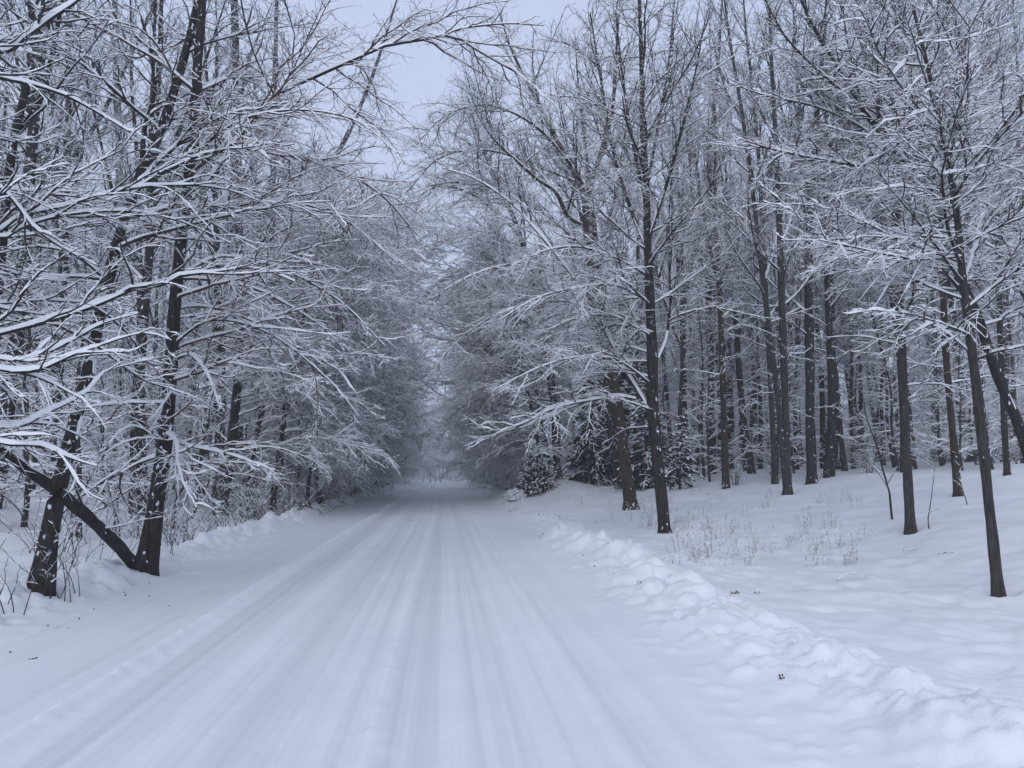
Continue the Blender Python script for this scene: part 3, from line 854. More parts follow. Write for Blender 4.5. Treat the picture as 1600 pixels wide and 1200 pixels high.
RIGHT = [
    ('grey straight trunk halfway up the slope, right behind the thin near one', 41, [[(1423, 829, 17), (1418, 740, 16), (1414, 650, 15), (1406, 480, 14), (1402, 330, 12), (1400, 200, 10), (1404, 60, 7), (1410, -100, 3)]], M_BARKG, 1.0),
    ('twin stems grown together at the foot, nearest on the wooded slope', 42, [[(1231, 771, 15), (1229, 690, 14), (1226, 600, 13), (1222, 480, 12.5), (1218, 350, 11), (1212, 220, 9), (1205, 80, 6), (1200, -60, 2.5)],
                                                                                [(1228, 770, 11), (1219, 660, 10), (1208, 560, 9.5), (1190, 420, 9), (1176, 300, 8), (1160, 180, 7), (1140, 60, 5), (1125, -60, 2)]], M_BARKG, 1.0),
    ('stout straight dark trunk just behind the twin stems', 43, [[(1269, 755, 18), (1266, 650, 17), (1265, 540, 16.5), (1264, 420, 15), (1268, 300, 13), (1276, 180, 10), (1288, 60, 7), (1300, -80, 3)],
                                                                    [(1268, 330, 9), (1255, 250, 8, 0.3), (1246, 140, 6, 0.6), (1240, 20, 4, 0.8), (1236, -80, 2, 1)]], M_BARK, 1.0),
    ('speckled straight trunk between the thin near one and the grey one', 44, [[(1497, 776, 14), (1490, 690, 13), (1480, 580, 12), (1474, 460, 11.5), (1470, 330, 10), (1475, 180, 8), (1480, 40, 6), (1485, -90, 3)]], M_BARKB, 0.8),
    ('dark upright trunk alone at the crest behind the dark evergreens', 45, [[(1113, 739, 14), (1112, 650, 13), (1110, 560, 12.5), (1107, 450, 11.5), (1106, 330, 10), (1112, 220, 8), (1122, 100, 6), (1130, -20, 3)],
                                                                   [(1107, 375, 7), (1090, 345, 6.5, 0.3), (1082, 300, 6, 0.5), (1075, 220, 5, 0.7), (1062, 130, 3, 1.0)]], M_BARK, 0.9),
    ('slim trunk beside the twin stems on their road side', 46, [[(1211, 755, 11), (1208, 680, 10), (1203, 580, 9.5), (1196, 450, 9), (1190, 320, 8), (1180, 180, 6), (1165, 40, 4), (1158, -60, 2)]], M_BARKG, 0.8),
    ('slim speckled trunk near the picture edge behind the leaning one', 47, [[(1574, 743, 11), (1568, 640, 10.5), (1563, 520, 10), (1560, 400, 9), (1556, 280, 8), (1548, 140, 6), (1545, 0, 4), (1540, -100, 2)]], M_BARK, 0.8),
]
for lab, sd, paths, bk, dn in RIGHT:
    hero('bare_tree', lab, sd, paths, bark=bk, dens=0.55 * dn, bend=0.05, flat=0.6,
         auto=[dict(n=44, z0=6.0, z1=20, length=(3.8, 2.6), elev=(40, 66), bias=(W, 0.3), bend=0.35, fol=dict(up=0.25, flat=0.8, ang=(30, 10), snow=0.6, dens=0.62)),
               dict(n=7, z0=2.6, z1=6.5, length=(1.8, 2.6), elev=(10, 30), bias=None, bend=-0.25)])

# ================================================================== TREES OF THE WOODS (one of each kind, then copies)
def stem(h, r, lean=(0, 0), wig=0.25, seed=0, n=9):
    g = np.random.default_rng(seed)
    t = np.linspace(0, 1, n)
    x = lean[0] * t ** 1.3 * h + np.cumsum(g.normal(0, wig / n, n)) * (t > 0)
    y = lean[1] * t ** 1.3 * h + np.cumsum(g.normal(0, wig / n, n)) * (t > 0)
    x[0] = y[0] = 0
    R = r * (1 - t) ** 0.8 * 0.95 + 0.008
    R[0] *= 1.25
    T = np.stack([x, y, t * h, R], 1)
    T[0, 2] = -0.35
    return T


def tall(seed, h, r):
    g = np.random.default_rng(seed)
    m = stem(h, r, g.normal(0, 0.02, 2), 0.5, seed)
    k = resample(m, 40)
    forks = [m]
    for j in range(2):
        i = int(g.integers(15, 22)); az = g.uniform(0, 6.28) if j == 0 else az + 2.6
        p = k[i]; L = h * 0.5
        t = np.linspace(0, 1, 6)
        f = np.stack([p[0] + math.cos(az) * L * 0.30 * t ** 0.8, p[1] + math.sin(az) * L * 0.30 * t ** 0.8, p[2] + L * 0.92 * t, p[3] * 0.65 * (1 - t) ** 0.8 + 0.006], 1)
        forks.append(f)
    return make_tree('bare_tree', None, forks, [], g, np.zeros(3), cat='tree', bark=[M_BARK, M_BARKG, M_BARKB][seed % 3], dens=0.62, fine=True, thick=1.6, snow=1.25, flat=0.8, bend=0.05,
                     auto=[dict(n=34, z0=h * 0.33, z1=h * 0.97, length=(3.9, 2.5), elev=(38, 66), bias=None, bend=0.35, fol=dict(up=0.25, ang=(30, 10), snow=0.75)),
                           dict(n=24, z0=1.6, z1=h * 0.42, length=(1.8, 2.8), elev=(5, 30), bias=None, bend=-0.3, fol=dict(snow=1.5, dens=0.5))])


def under(seed, h, r):
    """young beech: level layered sprays from the ground up"""
    g = np.random.default_rng(seed)
    m = stem(h, r, g.normal(0, 0.05, 2), 0.5, seed)
    return make_tree('young_tree', None, [m], [], g, np.zeros(3), cat='young tree', bark=M_BARKG, dens=0.66, fine=True, thick=1.5, flat=0.35, bend=-0.15, snow=1.3,
                     auto=[dict(n=30, z0=0.4, z1=h * 0.97, length=(2.4, 0.9), elev=(12, 45), bias=None, bend=-0.35)])


def arch(seed, h, r, low=2.3, droop=-0.85):
    """road-edge tree: limbs mostly on the +x side, sweeping out and drooping"""
    g = np.random.default_rng(seed)
    m = stem(h, r, (0.13 + 0.05 * g.random(), g.normal(0, 0.03)), 0.6, seed)
    return make_tree('bare_tree', None, [m], [], g, np.zeros(3), cat='tree', bark=M_BARK, dens=0.66, fine=True, thick=1.5, flat=0.5, bend=-0.25, snow=1.9,
                     auto=[dict(n=30 if low > 2 else 36, z0=low, z1=h * 0.8, length=(4.4, 5.6), elev=(26 if low > 2 else 12, 45), bias=(0, 0.85 if low > 2 else 0.7), bend=droop, K=16),
                           dict(n=12, z0=h * 0.55, z1=h * 0.98, length=(3.6, 2.0), elev=(35, 60), bias=(0, 0.4), bend=0.0)])


def shrub(seed, h):
    g = np.random.default_rng(seed)
    stems = []
    for k in range(7):
        az = g.uniform(0, 6.28); s = g.uniform(0.15, 0.55)
        t = np.linspace(0, 1, 6); hh = h * g.uniform(0.6, 1)
        stems.append(np.stack([math.cos(az) * s * hh * t ** 1.3 + 0.1 * math.cos(az), math.sin(az) * s * hh * t ** 1.3 + 0.1 * math.sin(az), hh * t - 0.1, 0.02 * (1 - t) + 0.005], 1))
    root = empty('snowy_shrub', (0, 0, 0), None, 'shrub')
    a = Acc()
    P = np.stack([resample(s, 14) for s in stems])
    tubes(a, P[:, :, :3], P[:, :, 3], 5)
    snowcaps(a, P[:, :, :3], P[:, :, 3], 0.02, g, 1, 0.3)
    part('stems', a, [M_TWIG, M_TSNOW], root, (0, 0, 0))
    c = Acc()
    foliate(c, P[:, :, :3], P[:, :, 3], g, 0.9, 1.25, -0.25, True, 0.9, (45, 15), thick=1.2, l2=1.1)
    part('crown', c, [M_TWIG, M_TSNOW], root, (0, 0, 0))
    return root


TALL = [tall(101, 20, 0.17), tall(102, 22, 0.20), tall(103, 18, 0.13), tall(104, 21, 0.15)]
ARCHLOW = [arch(124, 13, 0.10, 1.1, -0.8), arch(125, 14.5, 0.11, 1.3, -0.85), arch(126, 11, 0.09, 0.9, -0.75)]
UNDER = [under(111, 7.5, 0.06), under(112, 6.0, 0.05), under(113, 9.0, 0.07)]
ARCH = [arch(121, 13, 0.11), arch(122, 15, 0.125), arch(123, 11.5, 0.095)]
SHRUB = [shrub(131, 1.7), shrub(132, 1.3)]
_used = set()


def put(src, x, y, rz, sc, label, group, tilt=(0, 0)):
    if id(src) in _used or src.name in _used:
        return copy_tree(src, (x, y, hpt(x, y) - 0.02), rz, sc, tilt, label, group)
    _used.add(src.name)
    src.location = (x, y, hpt(x, y) - 0.02); src.rotation_euler = (tilt[0], tilt[1], rz); src.scale = (sc, sc, sc)
    src['label'] = label; src['group'] = group
    return src


RNG = np.random.default_rng(77)
taken = []


def free(x, y, d):
    return all((x - a) ** 2 + (y - b) ** 2 > d * d for a, b in taken)


# trunks that stand out in the right-hand woods: pixel of the foot, pixel width there
SLIM_R = [(1127, 736, 7), (1092, 734, 6), (1052, 738, 8), (1066, 736, 5), (1245, 735, 8), (1287, 734, 11), (1320, 738, 9), (1350, 730, 6), (1380, 728, 6),
          (1427, 721, 9), (1465, 716, 9), (1533, 712, 8), (1165, 737, 5), (1188, 736, 6), (1590, 712, 8), (1404, 722, 5), (1334, 734, 5), (1302, 735, 5), (1480, 716, 6), (1510, 713, 6), (1145, 737, 5), (1228, 736, 6)]
for k, (px, py, w) in enumerate(SLIM_R):
    g = ground(px, py - 2, 24, 60)
    Y = g[1]
    if Y > 52 or Y < 25:
        Y = RNG.uniform(28, 40)
    p = at(px, py, Y); x = p[0]
    src = TALL[k % 4]; r0 = [0.17, 0.20, 0.13, 0.15][k % 4] * 1.1
    sc = float(np.clip(w / 2 * Y / F_PX / r0, 0.6, 1.15))
    put(src, x, Y, RNG.uniform(0, 6.28), sc, 'slim bare tree among others along the crest of the wooded slope', 'slim trees along the crest of the slope', (RNG.normal(0, 0.02), RNG.normal(0, 0.02)))
    taken.append((x, Y))

for k in range(24):
    for _ in range(60):
        y = RNG.uniform(27, 50); x = RNG.uniform(8.5 + 0.06 * y, 7 + 0.62 * y)
        if free(x, y, 1.8): break
    taken.append((x, y))
    put(TALL[k % 4], x, y, RNG.uniform(0, 6.28), RNG.uniform(0.7, 1.0), 'slim bare tree among others along the crest of the wooded slope', 'slim trees along the crest of the slope', (RNG.normal(0, 0.025), RNG.normal(0, 0.025)))

# deeper woods on both sides
n = 0
for tries in range(3000):
    if n >= 76: break
    y = 34 + 66 * RNG.random() ** 1.1
    x = RNG.uniform(7.5 if y < 60 else 9, 9 + 0.66 * y)
    if (x - 0) / y > 0.80 or not free(x, y, 2.4): continue
    taken.append((x, y)); n += 1
    put(TALL[n % 4], x, y, RNG.uniform(0, 6.28), RNG.uniform(0.8, 1.1), 'tall bare tree deep in the woods behind the crest of the slope', 'trees deep in the right-hand woods', (RNG.normal(0, 0.025), RNG.normal(0, 0.025)))
n = 0
for tries in range(3000):
    if n >= 88: break
    y = 26 + 44 * RNG.random()
    x = RNG.uniform(9.5 if y < 36 else 7, 9 + 0.62 * y)
    if x / y > 0.78 or not free(x, y, 1.3): continue
    if y < 31 and x < 13: continue
    taken.append((x, y)); n += 1
    put(UNDER[n % 3], x, y, RNG.uniform(0, 6.28), RNG.uniform(0.7, 1.1), 'young tree with level snowy sprays below the tall trunks behind the crest', 'young trees in the right-hand woods')
n = 0
for tries in range(3000):
    if n >= 50: break
    y = 17 + 62 * RNG.random()
    x = -RNG.uniform(8.2, 9 + 0.62 * y)
    if x / y < -0.68 or not free(x, y, 2.2): continue
    taken.append((x, y)); n += 1
    put(TALL[n % 4], x, y, RNG.uniform(0, 6.28), RNG.uniform(0.8, 1.05), 'tall bare tree deep in the woods beyond the arching roadside trees', 'trees deep in the left-hand woods', (RNG.normal(0, 0.03), RNG.normal(0, 0.03)))
n = 0
for tries in range(3000):
    if n >= 70: break
    y = 15 + 45 * RNG.random()
    x = -RNG.uniform(6.6, 8 + 0.6 * y)
    if x / y < -0.68 or not free(x, y, 1.2): continue
    taken.append((x, y)); n += 1
    put(UNDER[n % 3], x, y, RNG.uniform(0, 6.28), RNG.uniform(0.65, 1.05), 'young tree with level snowy sprays under the leaning roadside trunks', 'young trees in the left-hand woods')

# the far woods: stems and twigs that read as one mass
def far_woods(name, label, side, seed, n):
    g = np.random.default_rng(seed)
    a = Acc(); PP = []; RR = []
    for k in range(n):
        y = g.uniform(62, 125); x = side * g.uniform(13, 16 + 0.66 * y)
        h = g.uniform(14, 23); b = np.array([x, y, hpt(x, y)])
        m = stem(h, g.uniform(0.09, 0.2), g.normal(0, 0.03, 2), 0.5, seed * 1000 + k)
        m[:, :3] += b
        T = resample(m, 16)
        tubes(a, T[None, :, :3], T[None, :, 3], 6, 2, 0.05, k)
        P, R = auto_limbs([T], g, 20, 0.4, h * 0.5, (2.4, 3.4), (0, 35), None, -0.3, K=8, base_z=b[2]); PP.append(P); RR.append(R)
        P, R = auto_limbs([T], g, 12, h * 0.4, h * 0.97, (3.6, 2.2), (40, 66), None, 0.3, K=8, base_z=b[2]); PP.append(P); RR.append(R)
    P = np.concatenate(PP); R = np.concatenate(RR)
    twigs(a, P, R, 0.04, g, 4)
    foliate(a, P, R, g, 0.36, 2.6, -0.1, False, 0.6, thick=3.6)
    o = bpy.data.objects.new(name, a.mesh(name, [M_TWIG, M_TSNOW, M_BARK])); COL.objects.link(o)
    tag(o, label, 'woods', kind='stuff')


far_woods('distant_woods', 'far mass of bare snowy woods closing the view behind the slope', 1, 31, 190)
far_woods('distant_woods', 'far mass of bare snowy woods closing the view behind the roadside trees', -1, 32, 110)

# the two lines of trees that arch over the road
y = 27.0; k = 0
while y < 150:
    x = -RNG.uniform(5.5, 6.8) - 0.9 * (k % 2) + 0.4 * sstep(34, 50, y) - 0.8 * sstep(55, 75, y) + bend_x(y)
    put((ARCH if y < 33 else ARCHLOW)[k % 3], x, y, RNG.normal(-0.25, 0.55), RNG.uniform(0.75, 1.2), 'snow-laden tree arching over the road from its left verge', 'trees arching over the road from its left verge')
    y += 1.5 + 0.036 * y; k += 1
y = 37.5; k = 0
while y < 150:
    x = RNG.uniform(4.4, 5.8) + 0.9 * (k % 2) - 0.1 * sstep(45, 70, y) + bend_x(y)
    put(ARCHLOW[(k + 1) % 3], x, y, math.pi + RNG.normal(0.25, 0.5), RNG.uniform(0.75, 1.2), 'snow-laden tree arching over the road from its right verge', 'trees arching over the road from its right verge')
    y += 1.6 + 0.038 * y; k += 1
# trees closing the view where the road ends
for k in range(12):
    put((ARCHLOW + TALL)[k % 7], -14 + 2.2 * k + RNG.normal(0, 0.5), 158 + RNG.normal(0, 4) - 4 * (k % 2), RNG.uniform(0, 6.28), 1.2, 'distant tree closing the view where the road ends', 'trees closing the far end of the road')

for k in range(22):
    y = 132 + 30 * RNG.random(); x = RNG.uniform(-13, 9)
    if -5.0 < x - bend_x(y) < 3.2: continue
    put(UNDER[k % 3], x, y, RNG.uniform(0, 6.28), RNG.uniform(0.8, 1.3), 'distant young tree low beside the end of the road', 'young trees beside the far end of the road')
# shrubs on the verges
y = 27.0; k = 0
while y < 110:
    put(SHRUB[k % 2], -5.6 - RNG.uniform(0, 0.9), y, RNG.uniform(0, 6.28), RNG.uniform(0.6, 1.15), 'low snowy shrub on the verge below the arching-limb side trees', 'low shrubs on the left verge')
    y += 1.2 + 0.03 * y; k += 1
y = 38.0; k = 0
while y < 110:
    put(SHRUB[k % 2], 4.0 + RNG.uniform(0, 0.9), y, RNG.uniform(0, 6.28), RNG.uniform(0.7, 1.2), 'low snowy shrub on the verge beyond the snowy evergreen bush', 'low shrubs on the right verge')
    y += 1.3 + 0.03 * y; k += 1

for k in range(46):
    y = 29 + 22 * RNG.random(); x = RNG.uniform(9.5 + 0.05 * y, 8 + 0.6 * y)
    put(SHRUB[k % 2], x, y, RNG.uniform(0, 6.28), RNG.uniform(0.7, 1.4), 'low snowy shrub between the trunks along the crest of the slope', 'low shrubs along the crest of the slope')

# ================================================================== LOG, EVERGREENS, UNDERGROWTH
def fallen():
    g = np.random.default_rng(5)
    b = ground(214, 888)
    t = px_trunk([(214, 886, 17), (170, 838, 18, -0.7), (128, 800, 18, -1.2), (95, 772, 17, -1.6), (62, 748, 16, -1.9), (36, 730, 14, -2.1), (0, 700, 11, -2.3)], b[1])
    loc = t[0, :3]
    root = empty('fallen_log', loc, 'dark fallen log propped slantwise between the road edge and the thick old trunk', 'log')
    T = resample(t, 40); a = Acc()
    tubes(a, T[None, :, :3], T[None, :, 3], 14, 0, 0.14, 3)
    part('trunk', a, [M_BARK], root, loc)
    s = Acc(); snowcaps(s, T[None, :, :3], T[None, :, 3], 0.022, g, 0, 0.25, width=0.75)
    part('snow_cover', s, [M_TSNOW], root, loc)
    c = Acc()
    P, R = auto_limbs([T], g, 6, 0.5, 1.2, (1.0, 1.2), (10, 60), None, 0.2, base_z=loc[2])
    if len(P):
        tubes(c, P, R, 5); snowcaps(c, P, R, 0.015, g, 1)
        foliate(c, P, R, g, 0.6, 0.6)
        part('crown', c, [M_TWIG, M_TSNOW], root, loc)
    return root


fallen()


def conifer(seed, h, spread, label, loc, name='conifer_tree'):
    g = np.random.default_rng(seed)
    root = empty(name, loc, label, 'evergreen tree')
    m = stem(h, 0.11 * h / 8, (0, 0), 0.2, seed)
    a = Acc(); T = resample(m, 30)
    tubes(a, T[None, :, :3], T[None, :, 3], 9, 0, 0.1)
    part('trunk', a, [M_BARK], root, (0, 0, 0))
    n = int(h * 13)
    z = 0.4 + (h - 0.6) * np.sort(g.random(n)) ** 1.0
    az = np.arange(n) * 2.39996 + g.normal(0, 0.3, n)
    L = np.clip(spread * (1 - z / h) ** 0.8 * g.uniform(0.75, 1.15, n), 0.15, None)
    el = np.radians(10 + 30 * (z / h) + g.normal(0, 7, n))
    d = np.stack([np.cos(az) * np.cos(el), np.sin(az) * np.cos(el), np.sin(el)], 1)
    xi = np.stack([np.interp(z, T[:, 2], T[:, 0]), np.interp(z, T[:, 2], T[:, 1]), z], 1)
    P, R = grow_from(xi, norm(d), L, 0.008 + 0.008 * L, 8, -1.25, 0.05, g)
    c = Acc()
    tubes(c, P, R, 5, 0)
    f = lambda LL, t, gg: np.clip(0.42 * LL * (1.05 - t) * gg.uniform(0.6, 1.1, len(t)), 0.10, 0.7)
    P2, R2 = sprout(P, R, 0.075, 0.08, 1.0, f, (50, 10), 0.35, -0.5, 0.08, 4, 0.6, 0.004, g)
    # needle-clad fronds: broad flat green sprays
    def fronds(Pp, wid):
        N, K, _ = Pp.shape
        T_, S_, U_ = frames(Pp)
        w = wid * np.array([0.6, 1.0, 0.8, 0.15])[None, :K] * g.uniform(0.7, 1.2, (N, 1))
        V = np.stack([Pp - S_ * w[..., None] - U_ * 0.25 * w[..., None], Pp + U_ * 0.010, Pp + S_ * w[..., None] - U_ * 0.25 * w[..., None], Pp - U_ * 0.022], 2)
        c.add(V, strip_quads(N, K, 4), 1, False)
    fronds(P2, 0.035)
    f3 = lambda LL, t, gg: np.clip(0.5 * LL * gg.uniform(0.5, 1.0, len(t)), 0.06, 0.22)
    P3, R3 = sprout(P2, R2, 0.055, 0.1, 1.0, f3, (48, 10), 0.35, -0.3, 0.08, 3, 0.6, 0.003, g)
    fronds(np.concatenate([P3, P3[:, -1:] + (P3[:, -1:] - P3[:, -2:-1]) * 0.4], 1), 0.017)
    # snow lying on the boughs in clods
    sel = g.random(len(P2)) < 0.38
    Ps = P2[sel] + Z * 0.012
    N, K, _ = Ps.shape
    T_, S_, U_ = frames(Ps)
    w = 0.045 * np.array([0.5, 1.0, 1.0, 0.3])[None, :] * g.uniform(0.5, 1.3, (N, K))
    hgt = w * 0.9
    V = np.stack([Ps - S_ * w[..., None], Ps - S_ * (w * 0.6)[..., None] + Z * hgt[..., None] * 0.8, Ps + Z * hgt[..., None], Ps + S_ * (w * 0.6)[..., None] + Z * hgt[..., None] * 0.8, Ps + S_ * w[..., None]], 2)
    c.add(V, strip_quads(N, K, 5, False), 2, True)
    snowcaps(c, P, R + 0.004, 0.035, g, 2, 0.55)
    part('crown', c, [M_BARK, M_NEEDLE, M_TSNOW], root, (0, 0, 0))
    return root


def con_at(px, py, Y):
    p = at(px, py, Y)
    return (p[0], p[1], hpt(p[0], p[1]) - 0.05)


conifer(201, 6.0, 1.8, 'dark evergreen with drooping snowy boughs between the brown trunk and the dark one', con_at(1012, 745, 33))
conifer(202, 7.5, 2.0, 'dark evergreen standing behind the brown trunk', con_at(925, 742, 37))
conifer(203, 3.2, 1.2, 'small snowy evergreen just behind the dark trunk nearest the bank', con_at(1062, 740, 30))
conifer(204, 15, 2.8, 'tall narrow pine whose dark top shows among the bare crowns', con_at(975, 738, 44), 'conifer_tree')
conifer(205, 3.2, 1.4, 'small evergreen at the far bend of the verge under the arching trees', (-5.2, 62.0, hpt(-5.2, 62.0)))
conifer(206, 9.0, 3.0, 'distant evergreen leaning its snowy boughs over the end of the road', (6.0, 104.0, hpt(6.0, 104.0)))
conifer(207, 7.0, 2.4, 'distant evergreen half hidden in the shrubs at the far road edge', (5.2, 88.0, hpt(5.2, 88.0)))


def leafy_bush(seed, loc, w, h, label):
    """broad evergreen bush: many small dark leaves, the outer ones carrying snow"""
    g = np.random.default_rng(seed)
    root = empty('evergreen_bush', loc, label, 'bush')
    a = Acc(); st = []
    for k in range(12):
        az = g.uniform(0, 6.28); s = g.uniform(0.2, 1.0); t = np.linspace(0, 1, 6)
        st.append(np.stack([math.cos(az) * s * w * 0.5 * t, math.sin(az) * s * w * 0.5 * t, h * (1 - 0.45 * s * s) * t ** 0.8 - 0.05, 0.016 * (1 - t) + 0.004], 1))
    P = np.stack([resample(s, 10) for s in st])
    tubes(a, P[:, :, :3], P[:, :, 3], 5)
    part('stems', a, [M_TWIG], root, (0, 0, 0))
    n = 5200
    u = g.standard_normal((n, 3)); u = norm(u); u[:, 2] = np.abs(u[:, 2])
    rr = g.random(n) ** 0.35
    cl = fbm(u[:, 0] * 3 + 3, u[:, 1] * 3 + u[:, 2] * 2, seed, 3)
    rad = rr * (0.85 + 0.55 * cl)
    c = u * rad[:, None] * np.array([w / 2, w / 2, h])
    c[:, 2] += 0.03
    ax = norm(g.standard_normal((n, 3)) + u * 0.8 + Z * -0.25)
    sd = norm(np.cross(ax, g.standard_normal((n, 3))))
    l = g.uniform(0.05, 0.10, n)[:, None] * h / 2.1; ww = l * 0.33
    q = np.stack([c, c + ax * l * 0.5 - sd * ww, c + ax * l, c + ax * l * 0.5 + sd * ww], 1)
    lf = Acc(); lf.add(q, np.arange(n * 4).reshape(-1, 4), 0, False)
    # snow clods
    sel = np.nonzero((rad > 0.60) & (g.random(n) < 0.25))[0]
    cs = c[sel] + Z * 0.02; m = len(sel)
    L = g.uniform(0.05, 0.13, m); az = g.uniform(0, 6.28, m)
    dv = np.stack([np.cos(az), np.sin(az), g.normal(0, 0.25, m)], 1)
    PP = cs[:, None, :] + dv[:, None, :] * (np.array([-0.5, -0.2, 0.2, 0.5])[None, :, None] * L[:, None, None])
    RR = np.array([0.004, 0.026, 0.026, 0.004])[None, :] * g.uniform(0.6, 1.8, (m, 1))
    tubes(lf, PP, RR, 6, 1)
    part('crown', lf, [M_ELEAF, M_TSNOW], root, (0, 0, 0))
    return root


b = at(838, 757, 35.0)
leafy_bush(301, (b[0], b[1], hpt(b[0], b[1]) - 0.05), 2.1, 2.25, 'rounded dark evergreen bush plastered with snow at the foot of the slope by the road')
b = at(806, 757, 34.0)
leafy_bush(302, (b[0], b[1], hpt(b[0], b[1]) - 0.03), 0.9, 0.5, 'low snow-covered clump at the road edge beside the rounded evergreen bush')


def weed(seed, h, n=9, snowy=True):
    g = np.random.default_rng(seed)
    pos = np.stack([g.normal(0, 0.10, n), g.normal(0, 0.10, n), np.full(n, -0.03)], 1)
    d = norm(np.stack([g.normal(0, 0.32, n), g.normal(0, 0.32, n), np.ones(n)], 1))
    P, R = grow_from(pos, d, h * g.uniform(0.5, 1.1, n), np.full(n, 0.0028), 6, -0.35, 0.10, g, 0.5)
    a = Acc(); twigs(a, P, R, 0.004, g, 3, 0, 1)
    f = lambda LL, t, gg: np.clip(0.30 * LL * gg.uniform(0.4, 1.0, len(t)), 0.03, 0.2)
    P2, R2 = sprout(P, R, 0.09, 0.35, 1.0, f, (45, 15), 1.2, -0.1, 0.15, 3, 0.8, 0.0018, g)
    twigs(a, P2, R2, 0.010, g, 3, 0, 1)
    # seed heads and curled leaves
    m = 40; k = g.integers(0, len(P2), m)
    c = P2[k, -1]; ax = norm(g.standard_normal((m, 3))); sd = norm(np.cross(ax, g.standard_normal((m, 3)))); l = g.uniform(0.010, 0.032, m)[:, None]
    q = np.stack([c, c + ax * l * 0.5 - sd * l * 0.3, c + ax * l, c + ax * l * 0.5 + sd * l * 0.3], 1)
    a.add(q, np.arange(m * 4).reshape(-1, 4), 0, False)
    o = bpy.data.objects.new('dry_weed', a.mesh('dry_weed', [M_STALK, M_TSNOW])); COL.objects.link(o)
    o['category'] = 'weed'
    return o


WEED = [weed(401, 0.45), weed(402, 0.32, 7), weed(403, 0.6, 6), weed(404, 0.25, 12)]


def put_weed(k, x, y, sc, label, group):
    src = WEED[k]
    if src.name in _used:
        o = src.copy(); COL.objects.link(o)
    else:
        o = src; _used.add(src.name)
    o.location = (x, y, hpt(x, y)); o.rotation_euler = (0, 0, RNG.uniform(0, 6.28)); o.scale = (sc,) * 3
    o['label'] = label; o['group'] = group


for k in range(96):
    for _ in range(40):
        px = 1040 + 340 * RNG.random(); py = 770 + 115 * RNG.random()
        if fbm(np.array(px / 55.0), np.array(py / 30.0), 91, 2) > -0.2: break
    p = ground(px, py)
    put_weed(k % 4, p[0], p[1], RNG.uniform(0.45, 1.0), 'dry snow-flecked weed on the open slope below the twin stems', 'dry weeds on the open slope')
for px, py in [(880, 770), (900, 762), (925, 775), (960, 770), (905, 790), (1000, 800), (990, 815), (960, 815)] + [(1005 + 30 * RNG.random(), 800 + 30 * RNG.random()) for _ in range(4)]:
    p = ground(px, py)
    put_weed(int(RNG.integers(0, 3)), p[0], p[1], RNG.uniform(0.7, 1.1), 'dry weed near the foot of the brown trunk', 'dry weeds around the brown trunk')
for k in range(24):
    px = 395 + 230 * RNG.random(); py = 800 - (px - 395) * 0.16 + RNG.uniform(-16, 12)
    p = ground(px, py)
    put_weed(k % 3, p[0], p[1], RNG.uniform(0.7, 1.3), 'thin dry weed on the low bank before the leaning trunks', 'dry weeds on the left bank')


def saplings(seed, n, h, spread, name, label, loc, cat='sapling', thick=0.006, dens=0.8, snow=0.5, lean=0.25):
    g = np.random.default_rng(seed)
    pos = np.stack([g.normal(0, spread, n), g.normal(0, spread, n), np.full(n, -0.05)], 1) * (1 if n > 1 else 0)
    pos[:, 2] = -0.05
    d = norm(np.stack([g.normal(0, lean, n), g.normal(0, lean, n), np.ones(n)], 1))
    P, R = grow_from(pos, d, h * g.uniform(0.6, 1.1, n), np.full(n, thick), 10, 0.05, 0.12, g, 0.35)
    root = empty(name, loc, label, cat)
    a = Acc(); tubes(a, P, R, 6); part('stems' if n > 1 else 'stem', a, [M_TWIG], root, (0, 0, 0))
    c = Acc()
    f = lambda LL, t, gg: np.clip(0.38 * LL * (1.1 - t) * gg.uniform(0.4, 1.0, len(t)), 0.06, 0.8)
    P2, R2 = sprout(P, R, 0.13 / dens, 0.2, 1.0, f, (42, 10), 1.2, 0.25, 0.12, 5, 0.6, 0.0025, g)
    twigs(c, P2, R2, 0.011 * snow, g, 4)
    P3, R3 = sprout(P2, R2, 0.10, 0.25, 1.0, f, (42, 10), 1.2, 0.15, 0.12, 3, 0.6, 0.0018, g)
    twigs(c, P3, R3, 0.008 * snow, g, 3)
    part('crown', c, [M_TWIG, M_TSNOW], root, (0, 0, 0))
    return root


def gl(px, py):
    p = ground(px, py)
    return (float(p[0]), float(p[1]), float(p[2]))


saplings(501, 5, 1.1, 0.10, 'bare_shrub', 'bare twiggy shrub on the bank in front of the thick old trunk', gl(84, 948), 'shrub')
saplings(502, 4, 0.8, 0.12, 'bare_shrub', 'bare twiggy shrub on the bank just below the fallen log', gl(128, 935), 'shrub')
saplings(503, 4, 0.6, 0.10, 'bare_shrub', 'lowest twiggy shrub on the bank, at the very edge of the picture', gl(18, 958), 'shrub')
saplings(504, 1, 1.6, 0, 'sapling', 'leafless upright sapling on the bank before the thick old trunk', gl(36, 960))
saplings(505, 3, 1.4, 0.12, 'bare_shrub', 'bare shrub leaning beside the foot of the arching-limb tree', gl(262, 862), 'shrub', snow=0.3)
saplings(506, 1, 4.2, 0, 'sapling', 'thin dark pole of a sapling close behind the arching-limb tree', gl(271, 826), thick=0.035, lean=0.05)
saplings(507, 1, 3.6, 0, 'sapling', 'thin dark sapling next to the straight trunk behind the road bank', gl(298, 812), thick=0.03, lean=0.06)
saplings(508, 1, 4.6, 0, 'sapling', 'thin stem standing close against the straight trunk behind the bank', gl(334, 806), thick=0.05, lean=0.05)
saplings(509, 3, 2.2, 0.15, 'bare_shrub', 'snowy bare shrub between the fallen log and the arching-limb tree', gl(178, 838), 'shrub', snow=1.2, thick=0.012)
